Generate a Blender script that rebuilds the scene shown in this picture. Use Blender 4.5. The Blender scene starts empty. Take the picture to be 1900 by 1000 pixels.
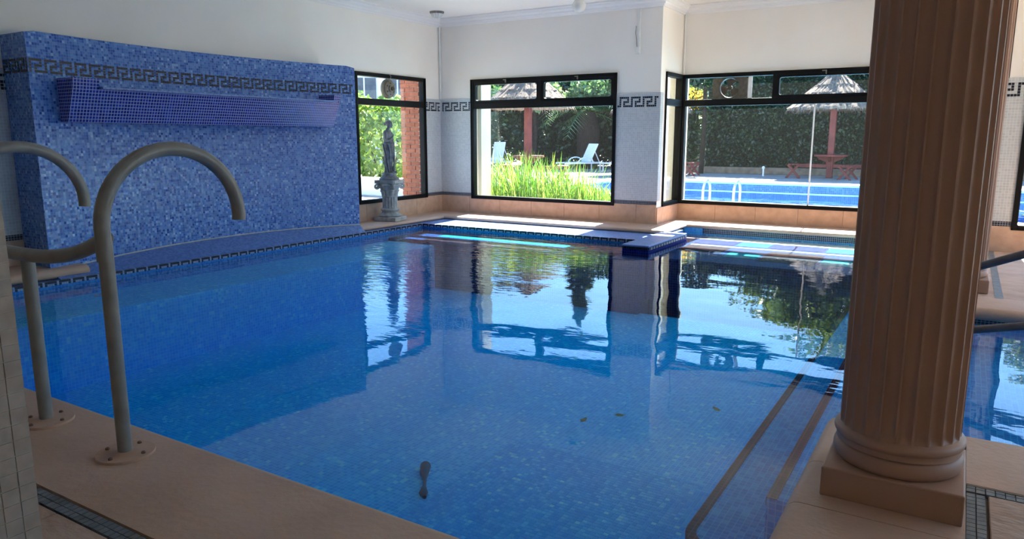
import bpy, bmesh, math, random
import numpy as np
from math import sin, cos, pi, radians, sqrt
from mathutils import Vector, Matrix
random.seed(7)
rng = np.random.default_rng(7)
S = bpy.context.scene
COL = S.collection

# ------------------------------------------------------------------ camera, sky, sun, exposure
cam_d = bpy.data.cameras.new('camera')
cam_d.sensor_width = 36.0
cam_d.lens = 36.0 * 1358.0 / 1900.0
cam_d.clip_end = 400
cam = bpy.data.objects.new('camera', cam_d)
COL.objects.link(cam)
cam.location = (0, 0, 1.40)
cam.rotation_euler = (radians(90 - 10.2), 0, radians(31.6))
S.camera = cam

SUN_EL = radians(46)
SUN_AZ = Vector((-0.07, 1.0, 0)).normalized()      # horizontal direction towards the sun
world = bpy.data.worlds.new('sky_world')
S.world = world
world.use_nodes = True
wn = world.node_tree.nodes
wl = world.node_tree.links
sky = wn.new('ShaderNodeTexSky')
sky.sky_type = 'NISHITA'
sky.sun_disc = False
sky.sun_elevation = SUN_EL
sky.sun_rotation = math.atan2(SUN_AZ.x, SUN_AZ.y)
sky.air_density = 1.0
sky.dust_density = 0.6
sky.ozone_density = 1.4
wn['Background'].inputs['Strength'].default_value = 0.11
tint = wn.new('ShaderNodeVectorMath'); tint.operation = 'MULTIPLY'; tint.inputs[1].default_value = (0.58, 0.86, 1.12)
wl.new(sky.outputs[0], tint.inputs[0]); wl.new(tint.outputs[0], wn['Background'].inputs['Color'])

sun_d = bpy.data.lights.new('sun', 'SUN')
sun_d.energy = 8.5
sun_d.angle = radians(0.6)
sun_d.color = (1.0, 0.94, 0.84)
sun = bpy.data.objects.new('sun', sun_d)
COL.objects.link(sun)
sd = Vector((SUN_AZ.x * cos(SUN_EL), SUN_AZ.y * cos(SUN_EL), sin(SUN_EL)))
sun.rotation_euler = sd.to_track_quat('Z', 'Y').to_euler()

S.view_settings.view_transform = 'Standard'
S.view_settings.look = 'None'
S.view_settings.gamma = 1.0
S.view_settings.use_curve_mapping = False
S.view_settings.exposure = 2.64
S.cycles.use_denoising = True
S.cycles.max_bounces = 14
S.cycles.diffuse_bounces = 7
S.cycles.glossy_bounces = 5
S.cycles.transmission_bounces = 4
S.cycles.transparent_max_bounces = 24
S.cycles.sample_clamp_indirect = 8.0
S.cycles.caustics_reflective = False
S.cycles.caustics_refractive = False

# ------------------------------------------------------------------ helpers
def lin(c):
    return tuple(((v / 255.0) / 12.92 if v / 255.0 <= 0.04045 else ((v / 255.0 + 0.055) / 1.055) ** 2.4) for v in c) + (1.0,)

class NT:
    def __init__(s, m):
        m.use_nodes = True
        s.t = m.node_tree
        s.n = s.t.nodes
        s.n.clear()
        s.out = s.n.new('ShaderNodeOutputMaterial')
    def add(s, typ, **kw):
        n = s.n.new(typ)
        for k, v in kw.items():
            if hasattr(n, k): setattr(n, k, v)
            else: n.inputs[k].default_value = v
        return n
    def ln(s, a, b): s.t.links.new(a, b)
    def math(s, op, a, b=None):
        n = s.n.new('ShaderNodeMath'); n.operation = op
        for i, v in enumerate((a, b)):
            if v is None: continue
            if hasattr(v, 'links'): s.ln(v, n.inputs[i])
            else: n.inputs[i].default_value = v
        return n.outputs[0]
    def vm(s, op, a, b=None, scale=None):
        n = s.n.new('ShaderNodeVectorMath'); n.operation = op
        for i, v in enumerate((a, b)):
            if v is None: continue
            if hasattr(v, 'links'): s.ln(v, n.inputs[i])
            else: n.inputs[i].default_value = v
        if scale is not None: n.inputs['Scale'].default_value = scale
        return n.outputs[0]

def bsdf(nt, rough=0.6, spec=0.4):
    b = nt.add('ShaderNodeBsdfPrincipled')
    b.inputs['Roughness'].default_value = rough
    b.inputs['Specular IOR Level'].default_value = spec
    nt.ln(b.outputs[0], nt.out.inputs[0])
    return b

def plain(name, c1, c2=None, scale=4.0, rough=0.7, bump=0.0, bscale=60.0, metal=0.0, spec=0.35, detail=4.0, stretch=None):
    m = bpy.data.materials.new(name)
    nt = NT(m)
    b = bsdf(nt, rough, spec)
    b.inputs['Metallic'].default_value = metal
    g = nt.add('ShaderNodeNewGeometry')
    vec = g.outputs['Position']
    if stretch: vec = nt.vm('MULTIPLY', vec, stretch)
    if c2 is None:
        c2 = tuple(min(255, v * 1.08) for v in c1)
    nz = nt.add('ShaderNodeTexNoise'); nz.inputs['Scale'].default_value = scale; nz.inputs['Detail'].default_value = detail
    nt.ln(vec, nz.inputs['Vector'])
    rp = nt.add('ShaderNodeValToRGB')
    rp.color_ramp.elements[0].position = 0.32; rp.color_ramp.elements[1].position = 0.68
    rp.color_ramp.elements[0].color = lin(c1); rp.color_ramp.elements[1].color = lin(c2)
    nt.ln(nz.outputs[0], rp.inputs[0]); nt.ln(rp.outputs[0], b.inputs['Base Color'])
    if bump:
        n2 = nt.add('ShaderNodeTexNoise'); n2.inputs['Scale'].default_value = bscale; n2.inputs['Detail'].default_value = 5
        nt.ln(vec, n2.inputs['Vector'])
        bp = nt.add('ShaderNodeBump'); bp.inputs['Strength'].default_value = 1.0; bp.inputs['Distance'].default_value = bump
        nt.ln(n2.outputs[0], bp.inputs['Height']); nt.ln(bp.outputs[0], b.inputs['Normal'])
    return m

def mosaic(name, s, stops, grout, gw=0.06, rough=0.3, sparkle=0.0, off=(0, 0, 0), spec=0.5, var=0.25):
    """small square tiles on any axis-aligned or gently curved face"""
    m = bpy.data.materials.new(name)
    nt = NT(m)
    b = bsdf(nt, rough, spec)
    g = nt.add('ShaderNodeNewGeometry')
    p = nt.vm('SCALE', nt.vm('ADD', g.outputs['Position'], off), scale=1.0 / s)
    fl = nt.vm('FLOOR', p)
    fr = nt.vm('ABSOLUTE', nt.vm('SUBTRACT', nt.vm('FRACTION', p), (0.5, 0.5, 0.5)))
    an = nt.vm('ABSOLUTE', g.outputs['True Normal'])
    sf = nt.add('ShaderNodeSeparateXYZ'); nt.ln(fr, sf.inputs[0])
    sn = nt.add('ShaderNodeSeparateXYZ'); nt.ln(an, sn.inputs[0])
    cm = nt.add('ShaderNodeCombineXYZ')
    gr = None
    for i in range(3):
        mk = nt.math('LESS_THAN', sn.outputs[i], 0.7)
        nt.ln(mk, cm.inputs[i])
        e = nt.math('MULTIPLY', nt.math('GREATER_THAN', sf.outputs[i], 0.5 - gw), mk)
        gr = e if gr is None else nt.math('MAXIMUM', gr, e)
    cid = nt.vm('ADD', nt.vm('MULTIPLY', fl, cm.outputs[0]), (0.37, 0.21, 0.13))
    wnz = nt.add('ShaderNodeTexWhiteNoise'); wnz.noise_dimensions = '3D'; nt.ln(cid, wnz.inputs['Vector'])
    nz = nt.add('ShaderNodeTexNoise'); nz.inputs['Scale'].default_value = 2.2; nz.inputs['Detail'].default_value = 3; nt.ln(g.outputs['Position'], nz.inputs['Vector'])
    v = nt.math('ADD', wnz.outputs['Value'], nt.math('MULTIPLY', nt.math('SUBTRACT', nz.outputs[0], 0.5), var))
    rp = nt.add('ShaderNodeValToRGB'); cr = rp.color_ramp; cr.interpolation = 'CONSTANT'
    while len(cr.elements) < len(stops): cr.elements.new(0.5)
    for el, (pos, c) in zip(cr.elements, stops):
        el.position = pos; el.color = lin(c)
    nt.ln(v, rp.inputs[0])
    mx = nt.add('ShaderNodeMix'); mx.data_type = 'RGBA'
    nt.ln(gr, mx.inputs['Factor']); nt.ln(rp.outputs[0], mx.inputs['A']); mx.inputs['B'].default_value = lin(grout)
    nt.ln(mx.outputs['Result'], b.inputs['Base Color'])
    rr = nt.math('ADD', nt.math('MULTIPLY', gr, 0.8 - rough), rough); nt.ln(rr, b.inputs['Roughness'])
    if sparkle:
        d = nt.vm('SCALE', nt.vm('SUBTRACT', wnz.outputs['Color'], (0.5, 0.5, 0.5)), scale=sparkle)
        nrm = nt.vm('NORMALIZE', nt.vm('ADD', g.outputs['Normal'], d))
        nt.ln(nrm, b.inputs['Normal'])
    else:
        bp = nt.add('ShaderNodeBump'); bp.inputs['Strength'].default_value = 0.6; bp.inputs['Distance'].default_value = 0.003
        bp.invert = True
        nt.ln(gr, bp.inputs['Height']); nt.ln(bp.outputs[0], b.inputs['Normal'])
    return m

def leafmat(name, c1, c2, c3, trans=0.4, scale=1.5):
    m = bpy.data.materials.new(name)
    nt = NT(m)
    g = nt.add('ShaderNodeNewGeometry')
    wnz = nt.add('ShaderNodeTexNoise'); wnz.inputs['Scale'].default_value = scale; wnz.inputs['Detail'].default_value = 6
    nt.ln(g.outputs['Position'], wnz.inputs['Vector'])
    v = nt.math('ADD', nt.math('MULTIPLY', g.outputs['Random Per Island'], 0.6), nt.math('MULTIPLY', wnz.outputs[0], 0.5))
    rp = nt.add('ShaderNodeValToRGB'); cr = rp.color_ramp; cr.elements.new(0.5)
    for el, (pos, c) in zip(cr.elements, ((0.2, c1), (0.55, c2), (0.9, c3))):
        el.position = pos; el.color = lin(c)
    nt.ln(v, rp.inputs[0])
    d = nt.add('ShaderNodeBsdfDiffuse'); t = nt.add('ShaderNodeBsdfTranslucent'); gl = nt.add('ShaderNodeBsdfGlossy')
    gl.inputs['Roughness'].default_value = 0.4
    nt.ln(rp.outputs[0], d.inputs[0]); nt.ln(rp.outputs[0], t.inputs[0])
    mx = nt.add('ShaderNodeMixShader'); mx.inputs[0].default_value = trans
    nt.ln(d.outputs[0], mx.inputs[1]); nt.ln(t.outputs[0], mx.inputs[2])
    m2 = nt.add('ShaderNodeMixShader'); m2.inputs[0].default_value = 0.06
    nt.ln(mx.outputs[0], m2.inputs[1]); nt.ln(gl.outputs[0], m2.inputs[2])
    nt.ln(m2.outputs[0], nt.out.inputs[0])
    return m

def two_sided_ior(nt, f, ior):
    # same reflectance from either side of a surface that does not bend the light
    g = nt.add('ShaderNodeNewGeometry')
    v = nt.math('ADD', nt.math('MULTIPLY', g.outputs['Backfacing'], 1.0 / ior - ior), ior)
    nt.ln(v, f.inputs['IOR'])

def glassmat(name, ior=1.35, tint=(235, 242, 240), haze=0.0):
    m = bpy.data.materials.new(name)
    nt = NT(m)
    f = nt.add('ShaderNodeFresnel'); two_sided_ior(nt, f, ior)
    t = nt.add('ShaderNodeBsdfTransparent'); t.inputs[0].default_value = lin(tint)
    g = nt.add('ShaderNodeBsdfGlossy'); g.inputs['Roughness'].default_value = 0.0
    mx = nt.add('ShaderNodeMixShader')
    nt.ln(f.outputs[0], mx.inputs[0]); nt.ln(t.outputs[0], mx.inputs[1]); nt.ln(g.outputs[0], mx.inputs[2])
    last = mx
    if haze:
        d = nt.add('ShaderNodeBsdfTranslucent'); d.inputs[0].default_value = (0.9, 0.9, 0.9, 1)
        m2 = nt.add('ShaderNodeMixShader'); m2.inputs[0].default_value = haze
        nt.ln(mx.outputs[0], m2.inputs[1]); nt.ln(d.outputs[0], m2.inputs[2]); last = m2
    nt.ln(last.outputs[0], nt.out.inputs[0])
    return m

def watermat(name, amp, absorb=(0.85, (0.0, 0.90, 0.99)), rough_mask=True):
    m = bpy.data.materials.new(name)
    nt = NT(m)
    g = nt.add('ShaderNodeNewGeometry')
    pos = g.outputs['Position']
    n1 = nt.add('ShaderNodeTexNoise'); n1.inputs['Scale'].default_value = 1.7; n1.inputs['Detail'].default_value = 1.0
    nt.ln(pos, n1.inputs['Vector'])
    rot = nt.add('ShaderNodeMapping'); rot.inputs['Rotation'].default_value = (0, 0, radians(-32)); rot.inputs['Scale'].default_value = (0.6, 1.5, 1.0)
    nt.ln(pos, rot.inputs['Vector'])
    n2 = nt.add('ShaderNodeTexNoise'); n2.inputs['Scale'].default_value = 8.0; n2.inputs['Detail'].default_value = 2.0
    nt.ln(rot.outputs[0], n2.inputs['Vector'])
    h = nt.math('MULTIPLY', n1.outputs[0], 0.0075 * amp)
    k = 0.0011 * amp
    if rough_mask:
        sx = nt.add('ShaderNodeSeparateXYZ'); nt.ln(pos, sx.inputs[0])
        mr = nt.add('ShaderNodeMapRange'); mr.inputs['From Min'].default_value = -3.2; mr.inputs['From Max'].default_value = -5.2
        mr.inputs['To Min'].default_value = 0.0; mr.inputs['To Max'].default_value = 1.0
        nt.ln(sx.outputs[0], mr.inputs['Value'])
        my = nt.add('ShaderNodeMapRange'); my.inputs['From Min'].default_value = 6.6; my.inputs['From Max'].default_value = 8.6
        my.inputs['To Min'].default_value = 0.0; my.inputs['To Max'].default_value = 1.0
        nt.ln(sx.outputs[1], my.inputs['Value'])
        my2 = nt.add('ShaderNodeMapRange'); my2.inputs['From Min'].default_value = 3.0; my2.inputs['From Max'].default_value = 5.0
        my2.inputs['To Min'].default_value = 0.12; my2.inputs['To Max'].default_value = 1.0
        nt.ln(sx.outputs[1], my2.inputs['Value'])
        mk = nt.math('MULTIPLY', mr.outputs[0], nt.math('MAXIMUM', my2.outputs[0], my.outputs[0]))
        far = nt.math('SUBTRACT', 1.0, nt.math('MULTIPLY', my.outputs[0], 0.8))
        kk = nt.math('ADD', nt.math('MULTIPLY', mk, 0.0080 * amp), 0.0004 * amp)
        h2 = nt.math('MULTIPLY', n2.outputs[0], kk)
        h = nt.math('MULTIPLY', n1.outputs[0], nt.math('ADD', nt.math('MULTIPLY', nt.math('MULTIPLY', my2.outputs[0], far), 0.006 * amp), 0.001 * amp))
    else:
        h2 = nt.math('MULTIPLY', n2.outputs[0], k)
    hh = nt.math('ADD', h, h2)
    bp = nt.add('ShaderNodeBump'); bp.inputs['Strength'].default_value = 1.0; bp.inputs['Distance'].default_value = 1.0
    nt.ln(hh, bp.inputs['Height'])
    f = nt.add('ShaderNodeFresnel'); two_sided_ior(nt, f, 1.33)
    nt.ln(bp.outputs[0], f.inputs['Normal'])
    t = nt.add('ShaderNodeBsdfTransparent')
    gl = nt.add('ShaderNodeBsdfGlossy'); gl.inputs['Roughness'].default_value = 0.0
    nt.ln(bp.outputs[0], gl.inputs['Normal'])
    mx = nt.add('ShaderNodeMixShader')
    nt.ln(f.outputs[0], mx.inputs[0]); nt.ln(t.outputs[0], mx.inputs[1]); nt.ln(gl.outputs[0], mx.inputs[2])
    nt.ln(mx.outputs[0], nt.out.inputs[0])
    va = nt.add('ShaderNodeVolumeAbsorption')
    va.inputs['Density'].default_value = absorb[0]
    va.inputs['Color'].default_value = tuple(absorb[1]) + (1,)
    nt.ln(va.outputs[0], nt.out.inputs['Volume'])
    return m

class MB:
    """collects geometry for one mesh"""
    def __init__(s): s.v = []; s.f = []; s.mi = []; s.cur = 0
    def add(s, vs, fs):
        o = len(s.v); s.v += [tuple(v) for v in vs]
        for f in fs: s.f.append(tuple(i + o for i in f)); s.mi.append(s.cur)
        return s
    def box(s, x0, x1, y0, y1, z0, z1):
        x0, x1 = sorted((x0, x1)); y0, y1 = sorted((y0, y1)); z0, z1 = sorted((z0, z1))
        vs = [(x, y, z) for z in (z0, z1) for y in (y0, y1) for x in (x0, x1)]
        return s.add(vs, [(0, 2, 3, 1), (4, 5, 7, 6), (0, 1, 5, 4), (2, 6, 7, 3), (0, 4, 6, 2), (1, 3, 7, 5)])
    def prism(s, poly, lo, hi, axis=2):
        n = len(poly)
        def mk(p, h):
            if axis == 2: return (p[0], p[1], h)
            if axis == 1: return (p[0], h, p[1])
            return (h, p[0], p[1])
        vs = [mk(p, lo) for p in poly] + [mk(p, hi) for p in poly]
        fs = [tuple(range(n))[::-1], tuple(range(n, 2 * n))] + [(i, (i + 1) % n, n + (i + 1) % n, n + i) for i in range(n)]
        return s.add(vs, fs)
    def loft(s, rings, caps=True, closed=True):
        n = len(rings[0]); vs = [p for r in rings for p in r]; fs = []
        for a in range(len(rings) - 1):
            for i in range(n if closed else n - 1):
                j = (i + 1) % n
                fs.append((a * n + i, a * n + j, (a + 1) * n + j, (a + 1) * n + i))
        if caps:
            fs.append(tuple(range(n))[::-1]); fs.append(tuple(range((len(rings) - 1) * n, len(rings) * n)))
        return s.add(vs, fs)
    def lathe(s, prof, n=32, c=(0, 0, 0), flute=None):
        rings = []
        for r, z in prof:
            rings.append([(c[0] + r * cos(2 * pi * i / n), c[1] + r * sin(2 * pi * i / n), c[2] + z) for i in range(n)])
        return s.loft(rings)
    def tube(s, pts, r, n=12, caps=True):
        pts = [Vector(p) for p in pts]; rings = []
        rs = r if isinstance(r, (list, tuple)) else [r] * len(pts)
        prev = None
        for i, p in enumerate(pts):
            t = (pts[min(i + 1, len(pts) - 1)] - pts[max(i - 1, 0)]).normalized()
            if prev is None:
                a = Vector((0, 0, 1)) if abs(t.z) < 0.9 else Vector((1, 0, 0))
                u = t.cross(a).normalized()
            else:
                u = (prev - t * prev.dot(t)).normalized()
            prev = u; w = t.cross(u)
            rings.append([tuple(p + (u * cos(2 * pi * k / n) + w * sin(2 * pi * k / n)) * rs[i]) for k in range(n)])
        return s.loft(rings, caps)
    def sweep(s, path, prof, closed_prof=True, caps=True):
        """profile (inward offset, z) carried along a ground path, inward = left of travel"""
        P = [Vector((p[0], p[1])) for p in path]; rings = []
        for i, p in enumerate(P):
            d0 = (P[i] - P[i - 1]).normalized() if i else None
            d1 = (P[i + 1] - P[i]).normalized() if i < len(P) - 1 else None
            if d0 is None: d0 = d1
            if d1 is None: d1 = d0
            n0 = Vector((-d0.y, d0.x)); n1 = Vector((-d1.y, d1.x))
            m = (n0 + n1); m = m / max(0.2, m.dot(n0))
            rings.append([(p.x + m.x * q, p.y + m.y * q, z) for q, z in prof])
        return s.loft(rings, caps, closed_prof)
    def mesh(s, name, mats):
        me = bpy.data.meshes.new(name)
        me.from_pydata(s.v, [], s.f)
        for m in (mats if isinstance(mats, (list, tuple)) else [mats]): me.materials.append(m)
        if any(s.mi): me.polygons.foreach_set('material_index', s.mi)
        bm = bmesh.new(); bm.from_mesh(me)
        bmesh.ops.recalc_face_normals(bm, faces=bm.faces)
        bm.to_mesh(me); bm.free()
        return me
    def build(s, name, mats, parent=None, smooth=False, bevel=0.0, seg=2):
        me = s.mesh(name, mats)
        if bevel:
            bm = bmesh.new(); bm.from_mesh(me)
            es = [e for e in bm.edges if len(e.link_faces) == 2 and e.calc_face_angle(0) > 0.5]
            bmesh.ops.bevel(bm, geom=es, offset=bevel, segments=seg, profile=0.5, affect='EDGES', clamp_overlap=True)
            bm.to_mesh(me); bm.free()
        if smooth:
            me.polygons.foreach_set('use_smooth', [True] * len(me.polygons))
            try: me.set_sharp_from_angle(angle=radians(40 if smooth is True else smooth))
            except Exception: pass
        o = bpy.data.objects.new(name, me); COL.objects.link(o)
        if parent is not None: o.parent = parent
        return o

def inst(name, me, loc, parent, rot=(0, 0, 0), scale=(1, 1, 1)):
    o = bpy.data.objects.new(name, me); COL.objects.link(o)
    o.location = loc; o.rotation_euler = rot; o.scale = scale
    if parent is not None: o.parent = parent
    return o

def tag(o, label=None, cat=None, group=None, kind=None):
    if label: o['label'] = label
    if cat: o['category'] = cat
    if group: o['group'] = group
    if kind: o['kind'] = kind
    return o

def empty(name, loc=(0, 0, 0), rz=0.0):
    o = bpy.data.objects.new(name, None); COL.objects.link(o)
    o.location = loc; o.rotation_euler = (0, 0, rz); o.empty_display_size = 0.1
    return o

def copy_tree(o, parent=None):
    c = o.copy(); COL.objects.link(c); c.parent = parent
    for ch in list(o.children): copy_tree(ch, c)
    return c

def arc(cx, cy, r, a0, a1, n=8):
    return [(cx + r * cos(radians(a0 + (a1 - a0) * i / n)), cy + r * sin(radians(a0 + (a1 - a0) * i / n))) for i in range(n + 1)]

def rects_minus(a0, a1, z0, z1, holes):
    """rectangle minus rectangular holes -> rectangles"""
    xs = sorted({a0, a1} | {min(max(v, a0), a1) for h in holes for v in h[:2]})
    out = []
    for x0, x1 in zip(xs[:-1], xs[1:]):
        if x1 - x0 < 1e-6: continue
        hz = sorted([(max(h[2], z0), min(h[3], z1)) for h in holes if h[0] < x1 - 1e-6 and h[1] > x0 + 1e-6 and h[2] < z1 and h[3] > z0])
        z = z0
        for b, t in hz:
            if b > z + 1e-6: out.append((x0, x1, z, b))
            z = max(z, t)
        if z1 > z + 1e-6: out.append((x0, x1, z, z1))
    return out

# ------------------------------------------------------------------ materials
M = {}
M['paint'] = plain('white_wall_paint', (240, 234, 224), (245, 240, 231), 1.2, 0.85, 0.0008, 25)
M['ceil'] = plain('white_ceiling_paint', (242, 237, 228), (246, 242, 234), 0.8, 0.9, 0.0008, 25)
M['cornice'] = plain('white_plaster', (232, 231, 228), (238, 237, 234), 2, 0.8)
M['peach'] = plain('peach_painted_stone', (190, 156, 132), (206, 172, 148), 3.0, 0.55, 0.0025, 35)
M['peachcol'] = plain('peach_column_paint', (176, 138, 115), (188, 150, 127), 2.0, 0.5, 0.001, 30)
M['basepanel'] = plain('orange_sandstone', (190, 156, 132), (206, 172, 148), 9.0, 0.6, 0.002, 60)
M['floorstone'] = plain('beige_split_stone', (180, 150, 130), (200, 172, 152), 4.0, 0.7, 0.008, 18, stretch=(1, 1.7, 1))
M['greytile'] = mosaic('pale_grey_mosaic', 0.031, [(0, (182, 187, 190)), (0.4, (187, 192, 195)), (0.75, (193, 197, 199))], (212, 214, 214), 0.06, 0.35)
M['darktile'] = plain('black_glazed_tile', (22, 24, 34), (40, 42, 54), 40, 0.3)
M['darkband'] = mosaic('navy_mosaic_band', 0.026, [(0, (24, 28, 44)), (0.5, (36, 42, 62)), (0.85, (56, 60, 80))], (170, 172, 176), 0.07, 0.3)
M['bluewall'] = mosaic('mixed_blue_mosaic', 0.0265, [(0, (38, 78, 160)), (0.14, (62, 104, 182)), (0.38, (84, 126, 196)), (0.66, (102, 143, 204)), (0.94, (140, 174, 218))], (110, 142, 196), 0.05, 0.22, sparkle=0.2)
M['deepblue'] = mosaic('royal_blue_mosaic', 0.031, [(0, (18, 34, 130)), (0.4, (26, 46, 150)), (0.8, (40, 62, 170))], (168, 170, 208), 0.10, 0.25)
M['terrace'] = mosaic('slate_blue_mosaic', 0.0265, [(0, (78, 112, 178)), (0.3, (96, 132, 194)), (0.7, (114, 148, 204))], (124, 148, 194), 0.08, 0.3)
M['poolfloor'] = mosaic('pool_blue_mosaic', 0.031, [(0, (66, 166, 240)), (0.25, (76, 174, 243)), (0.55, (86, 184, 246)), (0.85, (100, 198, 248)), (0.97, (130, 216, 244))], (140, 210, 248), 0.05, 0.6, spec=0.04)
M['shelftile'] = mosaic('navy_shelf_mosaic', 0.031, [(0, (12, 34, 92)), (0.4, (18, 42, 104)), (0.8, (26, 54, 116))], (50, 84, 140), 0.05, 0.6, spec=0.04)
M['poolstep'] = mosaic('blue_step_mosaic', 0.031, [(0, (38, 116, 198)), (0.25, (46, 124, 204)), (0.55, (54, 134, 210)), (0.85, (64, 146, 216))], (92, 164, 220), 0.05, 0.6, spec=0.04)
M['poolwhite'] = mosaic('white_pool_mosaic', 0.031, [(0, (216, 224, 232)), (0.5, (228, 234, 238))], (190, 204, 220), 0.06, 0.6, spec=0.04)
M['poolturq'] = mosaic('turquoise_pool_mosaic', 0.031, [(0, (6, 122, 144)), (0.5, (8, 132, 152)), (0.85, (18, 144, 158))], (40, 138, 156), 0.06, 0.6, spec=0.04)
M['poolblue2'] = mosaic('cobalt_pool_mosaic', 0.031, [(0, (14, 22, 100)), (0.5, (20, 30, 114)), (0.85, (30, 42, 128))], (64, 78, 144), 0.07, 0.6, spec=0.04)
M['poolmaroon'] = mosaic('maroon_pool_mosaic', 0.031, [(0, (34, 6, 26)), (0.5, (42, 8, 32)), (0.85, (50, 12, 38))], (46, 24, 54), 0.06, 0.6, spec=0.04)
M['nosing'] = mosaic('dark_red_step_tile', 0.031, [(0, (84, 14, 34)), (0.5, (94, 18, 40)), (0.85, (106, 28, 48))], (128, 74, 96), 0.05, 0.6, spec=0.04)
M['whitetile'] = plain('white_glazed_tile', (132, 150, 184), (156, 170, 198), 30, 0.3)
M['pillartile'] = plain('grey_beige_tile', (154, 140, 130), (170, 156, 146), 30, 0.4, 0.0008, 60)
M['grout'] = plain('pale_grout', (196, 190, 182), (208, 202, 194), 30, 0.9)
M['pillargrout'] = plain('pillar_grout', (172, 160, 150), (184, 172, 162), 30, 0.9)
M['striptile'] = plain('slate_strip_tile', (92, 98, 102), (124, 128, 128), 24, 0.4)
M['stripgrout'] = plain('strip_grout', (140, 130, 120), (156, 146, 134), 30, 0.9)
M['black'] = plain('black_window_steel', (6, 6, 7), (12, 12, 13), 8, 0.55, 0.0006, 50, spec=0.2)
M['latch'] = plain('worn_grey_metal', (110, 106, 100), (150, 146, 140), 30, 0.4, metal=0.6)
M['glass'] = glassmat('window_glass', 1.3, (246, 249, 248), 0.0015)
M['rail'] = plain('grey_painted_steel', (128, 124, 118), (146, 142, 135), 12, 0.38, 0.0006, 80, spec=0.5)
M['flange'] = plain('peach_painted_flange', (186, 150, 126), (200, 164, 140), 8, 0.55, 0.001, 60)
M['rust'] = plain('rusty_bolt', (96, 70, 54), (130, 100, 80), 40, 0.6)
M['darkrail'] = plain('dark_steel_tube', (84, 84, 88), (104, 104, 108), 12, 0.3, metal=0.3)
M['stonegrey'] = plain('weathered_grey_stone', (150, 148, 142), (186, 183, 176), 14, 0.85, 0.004, 60)
M['statue'] = plain('slate_grey_stone', (106, 107, 110), (142, 142, 144), 18, 0.8, 0.003, 70)
M['whiteplast'] = plain('white_plastic', (226, 226, 222), (236, 236, 232), 10, 0.5)
M['lampglass'] = plain('frosted_lamp_glass', (216, 216, 210), (232, 232, 226), 10, 0.2, spec=0.6)
M['fanmetal'] = plain('dusty_cream_metal', (120, 112, 98), (140, 132, 116), 20, 0.5)
M['fanpanel'] = plain('grimy_fan_panel', (84, 78, 68), (104, 98, 86), 20, 0.5)
M['fandark'] = plain('brown_fan_blade', (66, 56, 46), (86, 74, 60), 20, 0.5)
M['concrete'] = plain('pale_garden_paving', (146, 142, 134), (170, 166, 158), 1.6, 0.85, 0.003, 20)
M['whitecop'] = plain('white_pool_coping', (232, 232, 228), (240, 240, 236), 3, 0.7)
M['cream'] = plain('cream_render', (224, 220, 200), (234, 230, 212), 2, 0.85, 0.002, 30)
M['brick'] = plain('red_clay_brick', (150, 84, 62), (188, 112, 84), 9, 0.85, 0.003, 60)
M['mortar'] = plain('grey_mortar', (168, 150, 136), (186, 168, 152), 20, 0.9)
M['thatch'] = plain('sun_bleached_thatch', (92, 76, 66), (134, 118, 106), 14, 0.95, 0.02, 40, stretch=(1, 1, 0.3))
M['redwood'] = plain('red_stained_wood', (104, 44, 40), (124, 56, 50), 5, 0.6, 0.002, 40)
M['trunk'] = plain('dark_bark', (36, 28, 22), (62, 50, 40), 8, 0.95, 0.02, 20, stretch=(3, 3, 0.6))
M['hedgeleaf'] = leafmat('hedge_leaf', (12, 34, 20), (24, 54, 30), (56, 90, 44), 0.22)
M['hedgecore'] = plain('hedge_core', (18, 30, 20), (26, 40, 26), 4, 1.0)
M['treeleaf'] = leafmat('tree_leaf', (48, 70, 34), (84, 108, 46), (128, 146, 62), 0.4)
M['pineleaf'] = leafmat('conifer_leaf', (44, 66, 50), (70, 96, 68), (108, 130, 86), 0.35)
M['palmleaf'] = leafmat('palm_leaf', (50, 84, 60), (84, 120, 76), (130, 156, 92), 0.35)
M['grass'] = leafmat('tall_grass_blade', (44, 88, 22), (88, 136, 36), (176, 190, 86), 0.45, 2.5)
M['shrubleaf'] = leafmat('shrub_leaf', (70, 112, 40), (116, 150, 56), (172, 190, 84), 0.5)
M['flower'] = leafmat('yellow_flower', (206, 160, 40), (226, 188, 50), (236, 210, 90), 0.4)
M['loungewhite'] = plain('white_resin', (226, 228, 230), (236, 238, 240), 10, 0.45)
M['chrome'] = plain('polished_steel', (196, 200, 206), (214, 218, 222), 8, 0.18, metal=0.9)
M['outtile'] = mosaic('outdoor_pool_tile', 0.05, [(0, (58, 86, 180)), (0.5, (70, 100, 190)), (0.85, (88, 118, 200))], (130, 148, 204), 0.06, 0.3)
M['outfloor'] = mosaic('outdoor_pool_floor', 0.10, [(0, (110, 190, 236)), (0.5, (124, 202, 240)), (0.85, (140, 212, 242))], (170, 222, 244), 0.05, 0.6, spec=0.04)
M['water'] = watermat('indoor_pool_water', 1.0)
M['outwater'] = watermat('outdoor_pool_water', 1.4, (0.5, (0.0, 0.88, 0.98)), False)
M['house'] = plain('white_house_render', (220, 220, 224), (232, 232, 234), 1, 0.85)
M['housedark'] = plain('dark_house_window', (70, 76, 90), (90, 96, 108), 6, 0.3)
M['leafbrown'] = plain('sunken_brown_leaf', (92, 84, 44), (120, 108, 60), 30, 0.8)
M['darkblue'] = plain('dark_blue_form', (4, 22, 66), (8, 30, 80), 20, 0.6)
M['hillsoil'] = plain('garden_soil', (120, 100, 82), (150, 128, 106), 6, 0.95)

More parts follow.
